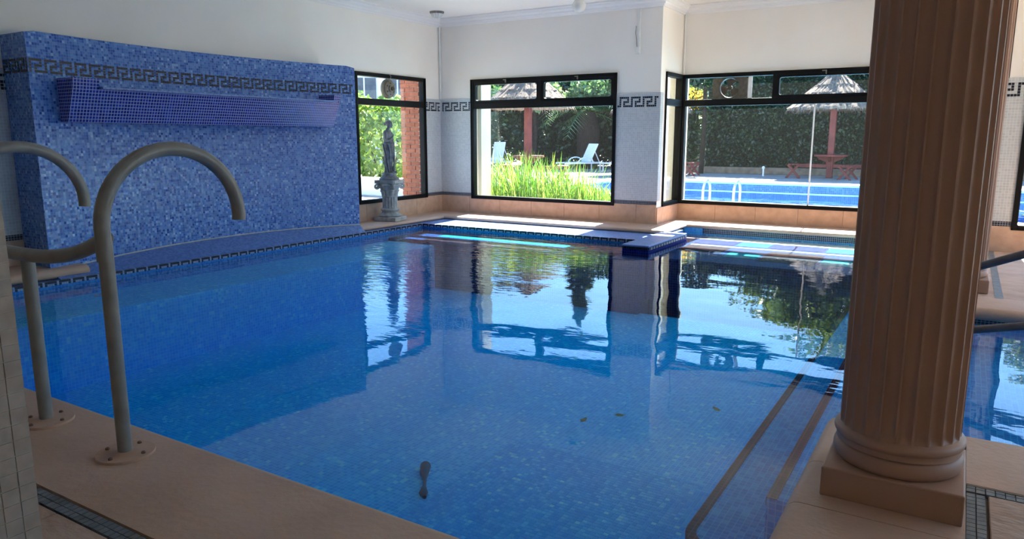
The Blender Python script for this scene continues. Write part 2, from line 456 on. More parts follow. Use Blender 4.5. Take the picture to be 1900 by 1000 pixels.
# ------------------------------------------------------------------ room shell
XL, YC, XP, YR, XS, YT, XE, YB, ZC, DZ = -7.97, 10.55, -3.93, 11.5, 0.12, 10.1, 5.0, -3.2, 3.40, 0.11
TW = 0.2
WZ0, WZ1, TR0, TR1 = 0.36, 2.37, 1.885, 1.985
KEY = {(0, 0), (1, 0), (2, 0), (3, 0), (4, 0), (0, 1), (4, 1), (0, 2), (2, 2), (3, 2), (4, 2), (0, 3), (2, 3), (0, 4), (2, 4), (3, 4), (4, 4), (5, 4)}

def slab(mb, axis, c, n, t0, t1, a0, a1, z0, z1):
    if axis == 'x': mb.box(c + n * t0, c + n * t1, a0, a1, z0, z1)
    else: mb.box(a0, a1, c + n * t0, c + n * t1, z0, z1)

def inside(a, z, holes):
    return any(h[0] - 0.005 < a < h[1] + 0.005 and h[2] < z < h[3] for h in holes)

def make_wall(name, axis, c, n, a0, a1, holes, clad=True, ends=(0, 0), keyoff=0.0):
    mb = MB()
    for r in rects_minus(a0 - ends[0], a1 + ends[1], -0.3, ZC + 0.15, holes): slab(mb, axis, c, n, 0, -TW, *r)
    w = mb.build(name, M['paint']); tag(w, kind='structure')
    if not clad: return w
    mb = MB()
    for r in rects_minus(a0, a1, 0.455, 2.06, holes): slab(mb, axis, c, n, 0, 0.008, *r)
    mb.build('tile_panel', M['greytile'], w)
    mb = MB()
    for r in rects_minus(a0, a1, 0.40, 0.455, holes): slab(mb, axis, c, n, 0, 0.010, *r)
    mb.build('navy_band', M['darkband'], w)
    k = MB(); s = 0.031; i = 0
    a = a0 + keyoff
    while a + s < a1:
        for row in range(5):
            if (i % 6, row) in KEY:
                z = 2.008 - (row + 0.5) * s
                if not inside(a + s / 2, z, holes):
                    slab(k, axis, c, n, 0.007, 0.0105, a + 0.0025, a + s - 0.0025, z - s / 2 + 0.0025, z + s / 2 - 0.0025)
        i += 1; a += s
    tag(k.build('key_frieze', M['darktile'], w), kind='stuff')
    # stone base panels with narrow joints
    x = a0
    while x < a1 - 0.02:
        e = min(x + 0.62, a1)
        for r in rects_minus(x + 0.002, e - 0.002, 0.05, 0.398, holes):
            p = MB(); slab(p, axis, c, n, 0, 0.014, *r); p.build('base_panel', M['basepanel'], w)
        x = e
    return w

W1 = (8.42, 10.12, WZ0 + 0.02, 2.39)
W2 = (-7.31, -4.62, WZ0, WZ1)
W3 = (-3.92, -0.25, WZ0, WZ1)
W4 = (10.75, 11.5, WZ0, WZ1)
W5 = (0.50, 4.7, WZ0, WZ1)
W6_ADDED = (3.4, 9.8, 0.3, 3.2)  # unseen opening, added and sized to bring more daylight into the room
wall_left = make_wall('wall_left', 'x', XL, 1, YB, YC, [(8.42, 10.125, W1[2], W1[3])], ends=(TW, 0), keyoff=0.02)
wall_center = make_wall('wall_center', 'y', YC, -1, XL, XP, [W2], ends=(TW, 0), keyoff=0.05)
wall_return = make_wall('wall_return', 'x', XP, 1, YC + 0.2, YR, [W4])
rb = MB(); rb.box(XP - 0.001, XP + 0.008, YC, YC + 0.11, 0.455, 2.06); rb.build('tile_panel', M['greytile'], wall_return)
rb = MB(); rb.box(XP - 0.001, XP + 0.014, YC, YC + 0.2, 0.05, 0.358); rb.build('base_panel', M['basepanel'], wall_return)
wall_right = make_wall('wall_right', 'y', YR, -1, XP, XS, [W3], ends=(TW, TW))
wall_step = make_wall('wall_step', 'x', XS, -1, YT, YR, [])
wall_end = make_wall('wall_end', 'y', YT, -1, XS, XE, [W5], ends=(0, TW), keyoff=0.10)
wall_east = make_wall('wall_east', 'x', XE, -1, YB, YT, [W6_ADDED], clad=False, ends=(TW, TW))
wall_back = make_wall('wall_back', 'y', YB, 1, XL, XE, [], clad=False, ends=(TW, TW))

c = MB()
for b in ((XL - 0.3, XE + 0.3, YB - 0.3, YT + TW), (XL - 0.3, XS + TW, YT + TW, YC + TW), (XP - TW, XS + TW, YC + TW, YR + TW)): c.box(*b, ZC, ZC + 0.22)
ceiling = tag(c.build('ceiling', M['ceil']), kind='structure')
cp = [(0, 3.27), (0.018, 3.27), (0.03, 3.295), (0.045, 3.30), (0.055, 3.325), (0.09, 3.345), (0.105, 3.372), (0.125, 3.378), (0.125, 3.40), (0, 3.40)]
path = [(XL, YB), (XL, YC), (XP, YC), (XP, YR), (XS, YR), (XS, YT), (XE, YT), (XE, YB)]
m = MB(); m.sweep(path, [(-d, z) for d, z in cp]); tag(m.build('trim_1', M['cornice']), kind='structure')

# ------------------------------------------------------------------ pool basin, decks, copings
def fq(Y):   # plan curve of the fountain wall face
    (a, A), (b, B), (d, D) = (3.62, -7.50), (5.65, -7.77), (7.85, -7.42)
    return A * (Y - b) * (Y - d) / ((a - b) * (a - d)) + B * (Y - a) * (Y - d) / ((b - a) * (b - d)) + D * (Y - a) * (Y - b) / ((d - a) * (d - b))
def fz(Y):
    (a, A), (b, B), (d, D) = (3.62, 0.115), (5.8, 0.188), (7.85, 0.160)
    return A * (Y - b) * (Y - d) / ((a - b) * (a - d)) + B * (Y - a) * (Y - d) / ((b - a) * (b - d)) + D * (Y - a) * (Y - b) / ((d - a) * (d - b))

XLIP, YLIP = -7.28, 9.12
basin = empty('pool_basin'); tag(basin, kind='structure')
m = MB()
m.box(-7.4, -0.40, 1.6, 8.4, -0.95, -0.75)
m.build('pool_floor', M['poolfloor'], basin)
m = MB(); m.box(XLIP - 0.02, -6.42, 1.7, 8.32, -0.9, -0.12); m.build('side_bench', M['poolfloor'], basin, bevel=0.02)
m = MB(); m.box(XLIP - 0.02, -3.29, 8.30, YLIP + 0.02, -0.9, -0.075); m.build('entry_shelf', M['shelftile'], basin, bevel=0.02)
m = MB(); m.box(-3.3, -0.5, 8.65, 10.92, -0.9, -0.075); m.build('entry_shelf', M['shelftile'], basin, bevel=0.02)
m = MB(); m.box(-8.2, 5.0, 1.55, 1.87, -0.95, 0.02); m.box(-0.40, 0.2, 1.6, 3.62, -0.95, 0.02); m.box(-0.40, 3.9, 3.30, 3.62, -0.95, 0.02)
m.box(3.6, 3.9, 3.3, 6.8, -0.95, 0.02); m.box(-0.50, 3.9, 6.60, 7.0, -0.95, 0.02); m.box(-0.50, 0.0, 6.6, 11.0, -0.95, 0.02)
m.box(-3.6, -0.4, 10.88, 11.2, -0.95, 0.06)
m.build('pool_wall', M['poolfloor'], basin)
m = MB(); m.box(-3.3, -0.4, 10.868, 10.882, -0.02, 0.056); m.box(-0.512, 3.9, 6.588, 6.602, -0.03, 0.03); m.build('navy_band', M['darkband'], basin)
# the nearest floor tiles are laid one by one
s = 0.031
pf = [o_ for o_ in basin.children if o_.name.startswith('pool_floor')][0]
tl = MB(); tl.box(-s / 2 + .0013, s / 2 - .0013, -s / 2 + .0013, s / 2 - .0013, -0.004, 0.0025); tile_pf = tl.mesh('floor_tile', M['poolfloor'])
cells = [((i + .5) * s, (j + .5) * s) for i in range(-84, -31) for j in range(93, 138)]
cells.sort(key=lambda c_: c_[0] ** 2 + c_[1] ** 2)
cells = [c_ for c_ in cells if c_[0] < -0.985]
for c_ in cells[:300]: inst('floor_tile', tile_pf, (c_[0], c_[1], -0.75 + random.random() * 0.0008), pf)
tl = MB()
for x, y in cells[300:]: tl.box(x - s / 2 + .0013, x + s / 2 - .0013, y - s / 2 + .0013, y + s / 2 - .0013, -0.752, -0.7475)
tag(tl.build('floor_tile_field', M['poolfloor'], pf), kind='stuff')
# rounded lower step and channel floor
lower = [(3.5, 2.98), (-0.80, 2.98)] + arc(-0.80, 3.14, 0.16, 270, 180, 6)[1:] + [(-0.96, 8.6), (3.5, 8.6)]
m = MB(); m.prism(lower, -0.9, -0.40); m.build('pool_step', M['poolstep'], basin)
upper = [(3.6, 3.22), (-0.63, 3.22), (-0.63, 6.75), (3.6, 6.75)]
m = MB(); m.prism(upper, -0.9, -0.20); m.build('pool_step', M['poolstep'], basin)
pth = [(3.4, 2.98), (-0.80, 2.98)] + arc(-0.80, 3.14, 0.16, 270, 180, 6)[1:] + [(-0.96, 8.6)]
m = MB(); m.sweep(pth[1:], [(-0.045, -0.4), (-0.045, -0.397), (0.003, -0.397), (0.003, -0.44), (0, -0.44), (0, -0.4)]); m.build('step_nosing', M['nosing'], basin)
m = MB(); m.sweep([(-0.63, 3.22), (-0.63, 6.6)], [(-0.045, -0.2), (-0.045, -0.197), (0.003, -0.197), (0.003, -0.24), (0, -0.24), (0, -0.2)]); m.build('step_nosing', M['nosing'], basin)
# coloured mosaic panels on the sunny shelves
def panel(mat, x0, x1, y0, y1, z=-0.075):
    p = MB(); p.box(x0, x1, y0, y1, z - 0.002, z + 0.003); p.build('mosaic_panel', M[mat], basin)
panel('poolturq', -6.75, -4.30, 8.80, 9.02)
panel('poolmaroon', -6.7, -3.70, 8.38, 8.72)
panel('poolwhite', -3.2, -0.6, 10.62, 10.86)
for x0, x1, mt in ((-3.2, -2.66, 'poolblue2'), (-2.62, -2.2, 'poolturq'), (-2.16, -1.5, 'poolblue2'), (-1.46, -0.6, 'poolturq')): panel(mt, x0, x1, 10.18, 10.58)
panel('poolwhite', -3.2, -0.6, 9.98, 10.06)
panel('poolmaroon', -3.2, -2.62, 9.42, 9.94)
for x0, x1, mt in ((-2.52, -2.12, 'poolturq'), (-2.08, -1.42, 'poolmaroon'), (-1.38, -0.62, 'poolturq')): panel(mt, x0, x1, 9.16 if mt == 'poolturq' else 9.04, 9.60 if mt == 'poolturq' else 9.86)

# gutter terrace, sloped up to the fountain wall
m = MB(); rows = []
for i in range(25):
    Y = 3.62 + (7.85 - 3.62) * i / 24
    rows.append([(XLIP - 0.03, Y, -0.6), (XLIP - 0.03, Y, 0.052), (fq(Y) - 0.01, Y, fz(Y)), (XL, Y, fz(Y)), (XL, Y, -0.6)])
m.loft(rows); m.build('gutter_terrace', M['terrace'], basin)
m = MB(); m.box(XL, XLIP - 0.03, YB, 3.62, -0.6, 0.05); m.box(XL, XLIP - 0.03, 7.85, YC, -0.6, 0.05); m.box(XLIP - 0.03, -3.5, YLIP + 0.03, YC, -0.6, 0.05)
m.build('gutter_terrace', M['terrace'], basin)
# black and white lip tiles
lip = MB(); s = 0.0215
def lipcell(axis, a, row, black):
    lip.cur = 0 if black else 1
    z1 = 0.058 - row * s; g = 0.0015
    if axis == 'x': lip.box(XLIP - 0.034, XLIP + 0.0, a + g, a + s - g, z1 - s + g, z1)
    else: lip.box(a + g, a + s - g, YLIP - 0.0, YLIP + 0.034, z1 - s + g, z1)
a = 1.9; i = 0; s = 0.0215
while a < YLIP:
    u = i % 6
    lipcell('x', a, 0, u < 5); lipcell('x', a, 1, u in (0, 4)); a += s; i += 1
a = XLIP
while a < -3.62:
    u = i % 6
    lipcell('y', a, 0, u < 5); lipcell('y', a, 1, u in (0, 4)); a += s; i += 1
s = 0.031
tag(lip.build('lip_tile', [M['darktile'], M['whitetile']], basin), kind='stuff')
m = MB(); m.box(XLIP - 0.03, XLIP - 0.004, 1.9, YLIP, -0.6, 0.055); m.box(XLIP - 0.03, -3.6, YLIP + 0.004, YLIP + 0.03, -0.6, 0.055); m.build('lip_backing', M['poolstep'], basin)
# low dividing wall running out from the pier
sp = MB(); sp.box(-3.60, -3.25, 8.5, 9.95, -0.6, 0.062); sp.build('divider', M['poolblue2'], basin)
sp = MB(); sp.box(-3.605, -3.245, 8.495, 9.95, 0.062, 0.085); sp.build('divider_cap', M['terrace'], basin, bevel=0.006)
sp = MB(); a = 8.5; i = 0
while a < 9.9:
    sp.cur = 0 if i % 3 != 2 else 1
    sp.box(-3.2405, -3.236, a + .002, a + s - .002, 0.03, 0.06); a += s; i += 1
sp.cur = 0
for i in range(11): sp.box(-3.6 + i * s + .002, -3.6 + (i + 1) * s - .002, 8.49, 8.4995, 0.03, 0.06)
tag(sp.build('divider_tile', [M['darktile'], M['whitetile']], basin), kind='stuff')

# decks
NOSE = [(0.05, 0.11), (0.031, 0.106), (0.0147, 0.095), (0.004, 0.079), (0, 0.06), (0.004, 0.041), (0.0147, 0.025), (0.031, 0.014), (0.05, 0.01)]
def nose(w): return [(w, 0.11)] + NOSE + [(w, 0.01)]
floor = empty('floor'); tag(floor, kind='structure')
edge = [(3.62, 3.67)] + arc(-0.33, 3.55, 0.12, 90, 180, 8) + [(-0.45, 1.96)] + arc(-0.59, 1.96, 0.14, 0, -90, 6)[1:] + [(-8.0, 1.82)]
# coping of the column deck is cut into stones, the near deck edge runs through
cuts = [(1.96, 2.30), (2.304, 2.62), (2.624, 3.02), (3.024, 3.55)]
for y0, y1 in cuts[:-1]:
    m = MB(); m.sweep([(-0.45, y1), (-0.45, y0)], nose(0.56)); m.build('coping_stone', M['peach'], floor, smooth=30)
m = MB(); m.sweep([(0.75, 3.67)] + arc(-0.33, 3.55, 0.12, 90, 180, 8) + [(-0.45, 3.024)], nose(0.56)); m.build('coping_stone', M['peach'], floor, smooth=30)
m = MB(); m.sweep([(3.62, 3.67), (0.754, 3.67)], nose(0.56)); m.build('coping_stone', M['peach'], floor, smooth=30)
m = MB(); m.sweep([(-0.45, 1.957)] + arc(-0.59, 1.96, 0.14, 0, -90, 6)[1:] + [(-8.0, 1.82)], nose(0.56)); m.build('coping_stone', M['peach'], floor, smooth=30)
m = MB(); m.box(XL, XE, YB, 1.30, -0.5, 0.088); m.box(0.0, XE, 1.2, 3.2, -0.5, 0.088); m.box(-0.3, 0.1, 1.8, 3.5, -0.5, 0.1085); m.box(0.0, 0.8, 3.1, 3.5, -0.5, 0.1085); m.box(3.6, XE, 3.1, 10.1, -0.5, 0.088)
m.build('deck_slab', M['stripgrout'], floor)
# strips of dark tile, two rows, let into the deck
tb = MB(); tb.box(-0.0138, 0.0138, -0.0138, 0.0138, -0.012, 0.0); tile_me = tb.mesh('strip_tile', M['striptile'])
def strip(x0, y0, dx, dy, n):
    for i in range(n):
        for r in range(2):
            inst('strip_tile', tile_me, (x0 + dx * i * s + (s * r if dy else 0), y0 + dy * i * s + (s * r if dx else 0), 0.107 - random.random() * 0.001), floor)
strip(-3.4, 1.207, 1, 0, 60)
strip(0.126, 2.12, 0, 1, 30)
strip(0.126, 3.063, 1, 0, 30)
# stone floor slabs beyond the strips
def stones(x0, x1, y0, y1, nx, ny):
    for i in range(nx):
        for j in range(ny):
            a0 = x0 + (x1 - x0) * i / nx; a1 = x0 + (x1 - x0) * (i + 1) / nx; b0 = y0 + (y1 - y0) * j / ny; b1 = y0 + (y1 - y0) * (j + 1) / ny
            p = MB(); p.box(a0 + .003, a1 - .003, b0 + .003, b1 - .003, 0.05, 0.108); p.build('floor_stone', M['floorstone'], floor, bevel=0.003, seg=1)
stones(-4.2, -0.6, 0.39, 1.188, 9, 2)
stones(0.178, 1.378, 1.84, 3.042, 3, 3)
m = MB(); m.box(XL, -4.203, YB, 1.188, 0.05, 0.108); m.box(-4.2, -0.6, YB, 0.387, 0.05, 0.108); m.box(-0.597, XE, YB, 1.188, 0.05, 0.108); m.box(1.38, XE, 1.19, 3.042, 0.05, 0.108); m.box(3.63, XE, 3.2, 6.6, .05, .108)
m.build('floor_field', M['floorstone'], floor)
# island deck at the far right
m = MB(); m.sweep([(-0.55, 10.9)] + arc(-0.43, 6.67, 0.12, 180, 270, 8) + [(3.62, 6.55)], nose(0.5)); m.build('island_coping', M['peach'], floor, smooth=30)
m = MB(); m.box(-0.1, XE, 7.0, YT, -0.5, 0.104); m.box(-0.1, XS, 7, YR, -.5, .104); m.build('island_floor', M['floorstone'], floor)
m = MB(); m.box(0.30, 0.36, 7.05, YT - 0.03, 0.1, 0.107); m.build('island_strip', M['striptile'], floor)
# ledge coping along the tiled walls
def lnose(w): return [(w, 0.11), (0.04, 0.11), (0.025, 0.107), (0.011, 0.099), (0.002, 0.088), (0, 0.081), (0.004, 0.069), (0.014, 0.058), (0.03, 0.055), (w, 0.055)]
m = MB(); m.sweep([(-7.38, 1.2), (-7.38, 3.93)], [(0.589, 0.15), (0.055, 0.15), (0.03, 0.144), (0.012, 0.13), (0.001, 0.11), (0, 0.095), (0.004, 0.08), (0.02, 0.064), (0.05, 0.058), (0.589, 0.058)]); m.build('ledge_coping', M['peach'], floor, smooth=30)
m = MB(); m.sweep([(-7.42, 7.50), (-7.42, 9.88), (-3.55, 9.88), (-3.55, 10.85), (-0.55, 10.85)], lnose(0.36)); m.build('ledge_coping', M['peach'], floor, smooth=30)
m = MB(); m.box(XL, -7.75, 7.86, YC, 0.05, 0.1095); m.box(-7.75, XP, 10.2, YC, 0.05, 0.1095); m.box(XP, XS, 11.18, YR, 0.05, 0.1095)
m.build('ledge_top', M['peach'], floor)

# water
W = MB()
gx = np.linspace(XLIP - 0.012, 3.75, 3); gy = np.linspace(1.7, 10.95, 3)
W.prism([(XLIP - 0.012, 1.7), (3.75, 1.7), (3.75, 6.62), (-0.47, 6.62), (-0.47, 10.89), (-3.4, 10.89), (-3.4, YLIP + 0.012), (XLIP - 0.012, YLIP + 0.012)], -0.93, 0.0)
water = W.build('pool_water', M['water'])
tag(water, 'still blue water filling the indoor pool, mirroring the windows', 'water', kind='stuff')

# ------------------------------------------------------------------ windows
def barx(mb, axis, c, n, a0, a1, z0, z1, t0=-0.085, t1=0.018): slab(mb, axis, c, n, t0, t1, a0, a1, z0, z1)

def rounded_ring(mb, axis, c, n, a0, a1, z0, z1, w, r, t0, t1):
    inn = []; out = []
    for cx, cz, st, ox, oz in ((a1 - w - r, z1 - w - r, 0, a1, z1), (a0 + w + r, z1 - w - r, 90, a0, z1), (a0 + w + r, z0 + w + r, 180, a0, z0), (a1 - w - r, z0 + w + r, 270, a1, z0)):
        for k in range(5):
            t = radians(st + 22.5 * k); inn.append((cx + r * cos(t), cz + r * sin(t))); out.append((ox, oz))
    def mk(p, t): return (c + n * t, p[0], p[1]) if axis == 'x' else (p[0], c + n * t, p[1])
    rings = [[mk(p, t0) for p in inn], [mk(p, t0) for p in out], [mk(p, t1) for p in out], [mk(p, t1) for p in inn], [mk(p, t0) for p in inn]]
    mb.loft(rings, caps=False)

def window(name, axis, c, n, a0, a1, z0, z1, tr=None, mulls=(), sash=(), seam=None, latch=True):
    w = empty(name); tag(w, kind='structure')
    f = MB(); b = 0.058
    barx(f, axis, c, n, a0, a0 + b, z0, z1); barx(f, axis, c, n, a1 - b, a1, z0, z1)
    barx(f, axis, c, n, a0 + b, a1 - b, z1 - b, z1); barx(f, axis, c, n, a0 + b, a1 - b, z0, z0 + b)
    if tr: barx(f, axis, c, n, a0 + b, a1 - b, tr[0], tr[1])
    for mx in mulls: barx(f, axis, c, n, mx - 0.03, mx + 0.03, tr[1], z1 - b)
    f.build('frame', M['black'], w, bevel=0.006, seg=2)
    r = MB()      # raised outer rim of the frame
    for (p0, p1, q0, q1) in ((a0, a0 + .018, z0, z1), (a1 - .018, a1, z0, z1), (a0, a1, z1 - .018, z1), (a0, a1, z0, z0 + .018)): barx(r, axis, c, n, p0, p1, q0, q1, 0.018, 0.028)
    r.build('frame_rim', M['black'], w)
    def pane(p0, p1, q0, q1):
        g = MB(); slab(g, axis, c, n, -0.036, -0.030, p0, p1, q0, q1); g.build('pane', M['glass'], w)
    ztop = tr[0] if tr else z1 - b
    if seam:
        pane(a0 + b, seam - .003, z0 + b, ztop); pane(seam + .003, a1 - b, z0 + b, ztop)
        g = MB(); slab(g, axis, c, n, -0.040, -0.026, seam - .010, seam + .010, z0 + b, ztop); g.build('glazing_seal', M['whiteplast'], w)
    else: pane(a0 + b, a1 - b, z0 + b, ztop)
    if tr:
        xs = [a0 + b] + list(mulls) + [a1 - b]
        for i in range(len(xs) - 1):
            p0 = xs[i] + (0.03 if i else 0); p1 = xs[i + 1] - (0.03 if i < len(xs) - 2 else 0)
            if i in sash:
                g = MB(); rounded_ring(g, axis, c, n, p0, p1, tr[1], z1 - b, 0.036, 0.03, -0.06, 0.010)
                g.build('sash', M['black'], w)
                lt = MB(); mid = (p0 + p1) / 2
                slab(lt, axis, c, n, 0.018, 0.034, mid - 0.03, mid + 0.03, z1 - 0.035, z1 - 0.02); slab(lt, axis, c, n, 0.018, 0.05, mid + 0.02, mid + 0.034, z1 - 0.075, z1 - 0.02)
                lt.build('latch', M['latch'], w, bevel=0.003)
            pane(p0, p1, tr[1], z1 - b)
    return w

window('window_1', 'x', XL, 1, *W1, tr=(1.90, 2.0))
window('window_2', 'y', YC, -1, *W2, tr=(TR0, TR1), mulls=(-5.955,), sash=(0, 1))
window('window_3', 'y', YR, -1, *W3, tr=(TR0, TR1), mulls=(-2.52, -1.17), sash=(1, 2), seam=-1.95)
window('window_4', 'x', XP, 1, *W4, tr=(TR0, TR1))
window('window_5', 'y', YT, -1, *W5, tr=(TR0, TR1), mulls=(2.0,))
window('added_window_6', 'x', XE, -1, *W6_ADDED)  # added out of view to let daylight in from the east
# bright sills inside the reveals
m = MB(); m.box(W2[0], W2[1], YC, YC + 0.3, WZ0 - .04, WZ0 + 0.001); m.build("window_sill", M["whitecop"], wall_center)
m = MB(); m.box(W3[0], W3[1], YR, YR + .3, WZ0 - .04, WZ0 + .001); m.build("window_sill", M["whitecop"], wall_right)

# ------------------------------------------------------------------ fountain wall
FW = empty('fountain_wall', (0, 0, 0)); tag(FW, 'curved blue mosaic fountain wall with a projecting dark blue spout', 'fountain')
m = MB(); rows = []
for i in range(41):
    Y = 3.62 + (7.85 - 3.62) * i / 40
    x = fq(Y); zb = fz(Y) - 0.04; e = min(1.0, min(i, 40 - i) / 1.0)
    zt = 2.385 - (0.02 if i in (0, 40) else 0.0)
    rows.append([(XL + 0.004, Y, zb), (x, Y, zb), (x, Y, zt - 0.02), (x - 0.006, Y, zt - 0.006), (x - 0.02, Y, zt), (XL + 0.004, Y, zt)])
m.loft(rows); m.build('wall_body', M['bluewall'], FW, smooth=35)
k = MB(); s2 = 0.0265; Y = 3.63; i = 0
while Y + s2 < 7.84:
    for row in range(5):
        if (i % 6, row) in KEY:
            z = 2.135 - (row + 0.5) * s2; x = fq(Y + s2 / 2)
            k.box(x - 0.01, x + 0.004, Y + .002, Y + s2 - .002, z - s2 / 2 + .002, z + s2 / 2 - .002)
    Y += s2; i += 1
for j in range(17):
    for row in range(5):
        if ((j + 2) % 6, row) in KEY:
            z = 2.135 - (row + 0.5) * s2
            k.box(XL + .02 + j * s2, XL + .018 + (j + 1) * s2, 3.6155, 3.625, z - s2 / 2 + .002, z + s2 / 2 - .002)
tag(k.build('key_frieze', M['darktile'], FW), kind='stuff')
m = MB(); rows = []
for i in range(13):
    Y = 3.90 + (7.42 - 3.90) * i / 12; x = fq(Y) - 0.01
    rows.append([(x, Y, 1.55), (-7.435, Y, 1.55), (-7.30, Y, 1.868), (x, Y, 1.868)])
m.loft(rows); hood = m.build('spout_box', M['deepblue'], FW); tag(hood, 'dark blue tiled spout box')
for y0, y1 in ((3.90, 4.15), (7.30, 7.42)):
    m = MB(); m.loft([[(fq(Y) - .01, Y, 1.868), (-7.30, Y, 1.868), (-7.275, Y, 1.965), (fq(Y) - .01, Y, 1.965)] for Y in (y0, y1)]); m.build('spout_end', M['deepblue'], FW)
m = MB(); m.loft([[(fq(Y) - .01, Y, 1.868), (-7.225, Y, 1.868), (-7.225, Y, 1.888), (fq(Y) - .01, Y, 1.888)] for Y in (4.152, 5.0, 6.0, 6.7, 7.298)]); m.build('spout_weir', M['terrace'], FW)
g = MB(); pts = [(fq(3.62 + 4.23 * i / 30) + 0.004, 3.62 + 4.23 * i / 30, fz(3.62 + 4.23 * i / 30) + 0.002) for i in range(31)]
g.tube(pts, 0.008, 6); g.build('grout_line', M['grout'], FW, smooth=True)

# ------------------------------------------------------------------ fluted columns
def make_column(loc, label):
    C = empty('fluted_column', (loc[0], loc[1], DZ)); tag(C, label, 'column', 'peach fluted columns beside the pool')
    h = 0.225
    p = MB(); p.box(-h, h, -h, h, -0.003, 0.11); p.build('plinth', M['peachcol'], C, bevel=0.006)
    prof = [(0.15, 0.108), (0.202, 0.11)]
    prof += [(0.197 + 0.020 * sin(radians(t)), 0.143 - 0.033 * cos(radians(t))) for t in range(20, 181, 20)]
    prof += [(0.209, 0.178), (0.207, 0.188), (0.209, 0.198)]
    prof += [(0.204 + 0.014 * sin(radians(t)), 0.216 - 0.018 * cos(radians(t))) for t in range(20, 181, 20)]
    prof += [(0.2, 0.238), (0.15, 0.24)]
    b = MB(); b.lathe(prof, 64); b.build('column_base', M['peachcol'], C, smooth=45)
    N, K = 24, 8; rings = []
    H = ZC - DZ
    for z, d in ((0.232, 0.0), (0.240, 0.006), (0.252, 0.014), (0.27, 0.018), (H - 0.42, 0.018), (H - 0.40, 0.012), (H - 0.39, 0.0)):
        ring = []
        for i in range(N * K):
            u = (i % K) / K
            t = 2 * pi * i / (N * K)
            w = 0.0 if u < 0.14 else sqrt(max(0, 1 - ((u - 0.57) / 0.43) ** 2))
            r = 0.200 - d * w
            ring.append((r * cos(t), r * sin(t), z))
        rings.append(ring)
    sft = MB(); sft.loft(rings); sft.build('shaft', M['peachcol'], C, smooth=32)
    cp_ = MB(); cp_.lathe([(0.19, H - 0.395), (0.215, H - 0.39), (0.215, H - 0.36), (0.2, H - 0.35), (0.2, H - 0.27), (0.25, H - 0.2), (0.27, H - 0.16), (0.2, H - 0.155)], 64)
    cp_.build('capital', M['peachcol'], C, smooth=40)
    a = MB(); a.box(-.29, .29, -.29, .29, H - 0.16, H + 0.001); a.build('abacus', M['peachcol'], C, bevel=0.008)
    return C
col1 = make_column((-0.125, 2.95), 'thick peach fluted column standing close on the corner of the near deck')
col2 = copy_tree(col1); col2.location = (0.03, 7.45, DZ)
col2['label'] = 'farther peach fluted column on the island deck, mostly hidden behind the nearer one'

# ------------------------------------------------------------------ grab rail on the near deck
GR = empty('grab_rail', (-3.51, 1.6, DZ)); tag(GR, 'grey steel pool grab rail with two arched handles on peach flanges', 'handrail')
def local(pts, o): return [(p[0] - o[0], p[1] - o[1], p[2] - o[2]) for p in pts]
o0 = (-3.51, 1.6, DZ)
def arch(X):
    pts = [(X, 1.585, 0.92), (X, 1.585, 1.0)] + [(X, 1.905 - 0.32 * cos(radians(a)), 1.05 + 0.305 * sin(radians(a))) for a in range(0, 181, 9)] + [(X, 2.223, 1.025)]
    t = MB(); t.tube(local(pts, o0), 0.030, 16); t.build('arched_handle', M['rail'], GR, smooth=50)
arch(-2.86); arch(-4.16)
for X, Y, top in ((-2.86, 1.59, 1.0), (-3.515, 1.605, 0.885), (-4.16, 1.59, 1.0)):
    t = MB(); t.tube(local([(X, Y, 0.11), (X, Y, 0.5), (X, Y, top)], o0), 0.0285, 16); t.build('post', M['rail'], GR, smooth=50)
    fm = MB(); fm.lathe([(0.02, 0.0), (0.112, 0.0), (0.114, 0.006), (0.112, 0.014), (0.05, 0.015), (0.034, 0.02), (0.02, 0.02)], 32, (X - o0[0], Y - o0[1], -0.003))
    fl = fm.build('flange', M['flange'], GR, smooth=40)
    for a in (20, 110, 200, 290):
        bm_ = MB(); bm_.lathe([(0.0005, 0), (0.009, 0), (0.009, 0.005), (0.006, 0.009), (0.0005, 0.009)], 8, (X - o0[0] + 0.085 * cos(radians(a)), Y - o0[1] + 0.085 * sin(radians(a)), 0.011))
        bm_.build('bolt', M['rust'], fl)
pts = [(-3.515 + 0.655 * u, 1.6 - 0.03 * (1 - u * u), 0.90 + 0.115 * u * u * abs(u)) for u in np.linspace(-1, 1, 25)]
t = MB(); t.tube(local(pts, o0), 0.030, 16); t.build('cross_bar', M['rail'], GR, smooth=50)

# ------------------------------------------------------------------ tiled pillar at the left edge
PX, PY = -1.47, 0.64
PL = empty('tiled_pillar', (PX, PY, DZ)); tag(PL, 'square pillar of grey beige square tiles at the left edge of the view', 'pillar')
p = MB(); p.box(-0.45, -0.001, -0.5, -0.001, -0.003, ZC - DZ); p.build('pillar_core', M['pillargrout'], PL)
ps = 0.0305
pt = MB(); pt.box(-0.004, 0.001, -ps / 2 + .001, ps / 2 - .001, -ps / 2 + .001, ps / 2 - .001); pme = pt.mesh('tile', M['pillartile'])
for r in range(46):
    for c_ in range(6):
        inst('tile', pme, (0 - random.random() * 0.0006, -ps * (c_ + 0.5), ps * (r + 0.5)), PL, (random.uniform(-.012, .012), 0, random.uniform(-.02, .02)))
q = MB()
for r in range(int((ZC - DZ) / ps)):
    for c_ in range(16):
        z0 = ps * r + .0015; z1 = ps * (r + 1) - .0015; y1 = -ps * c_ - .0015; y0 = -ps * (c_ + 1) + .0015
        if not (r < 46 and c_ < 6): q.box(-0.004, 0.001, y0, y1, z0, z1)
        if c_ < 14: q.box(-ps * (c_ + 1) + .0015, -ps * c_ - .0055, -0.004, 0.001, z0, z1)
tag(q.build('tile_field', M['pillartile'], PL), kind='stuff')

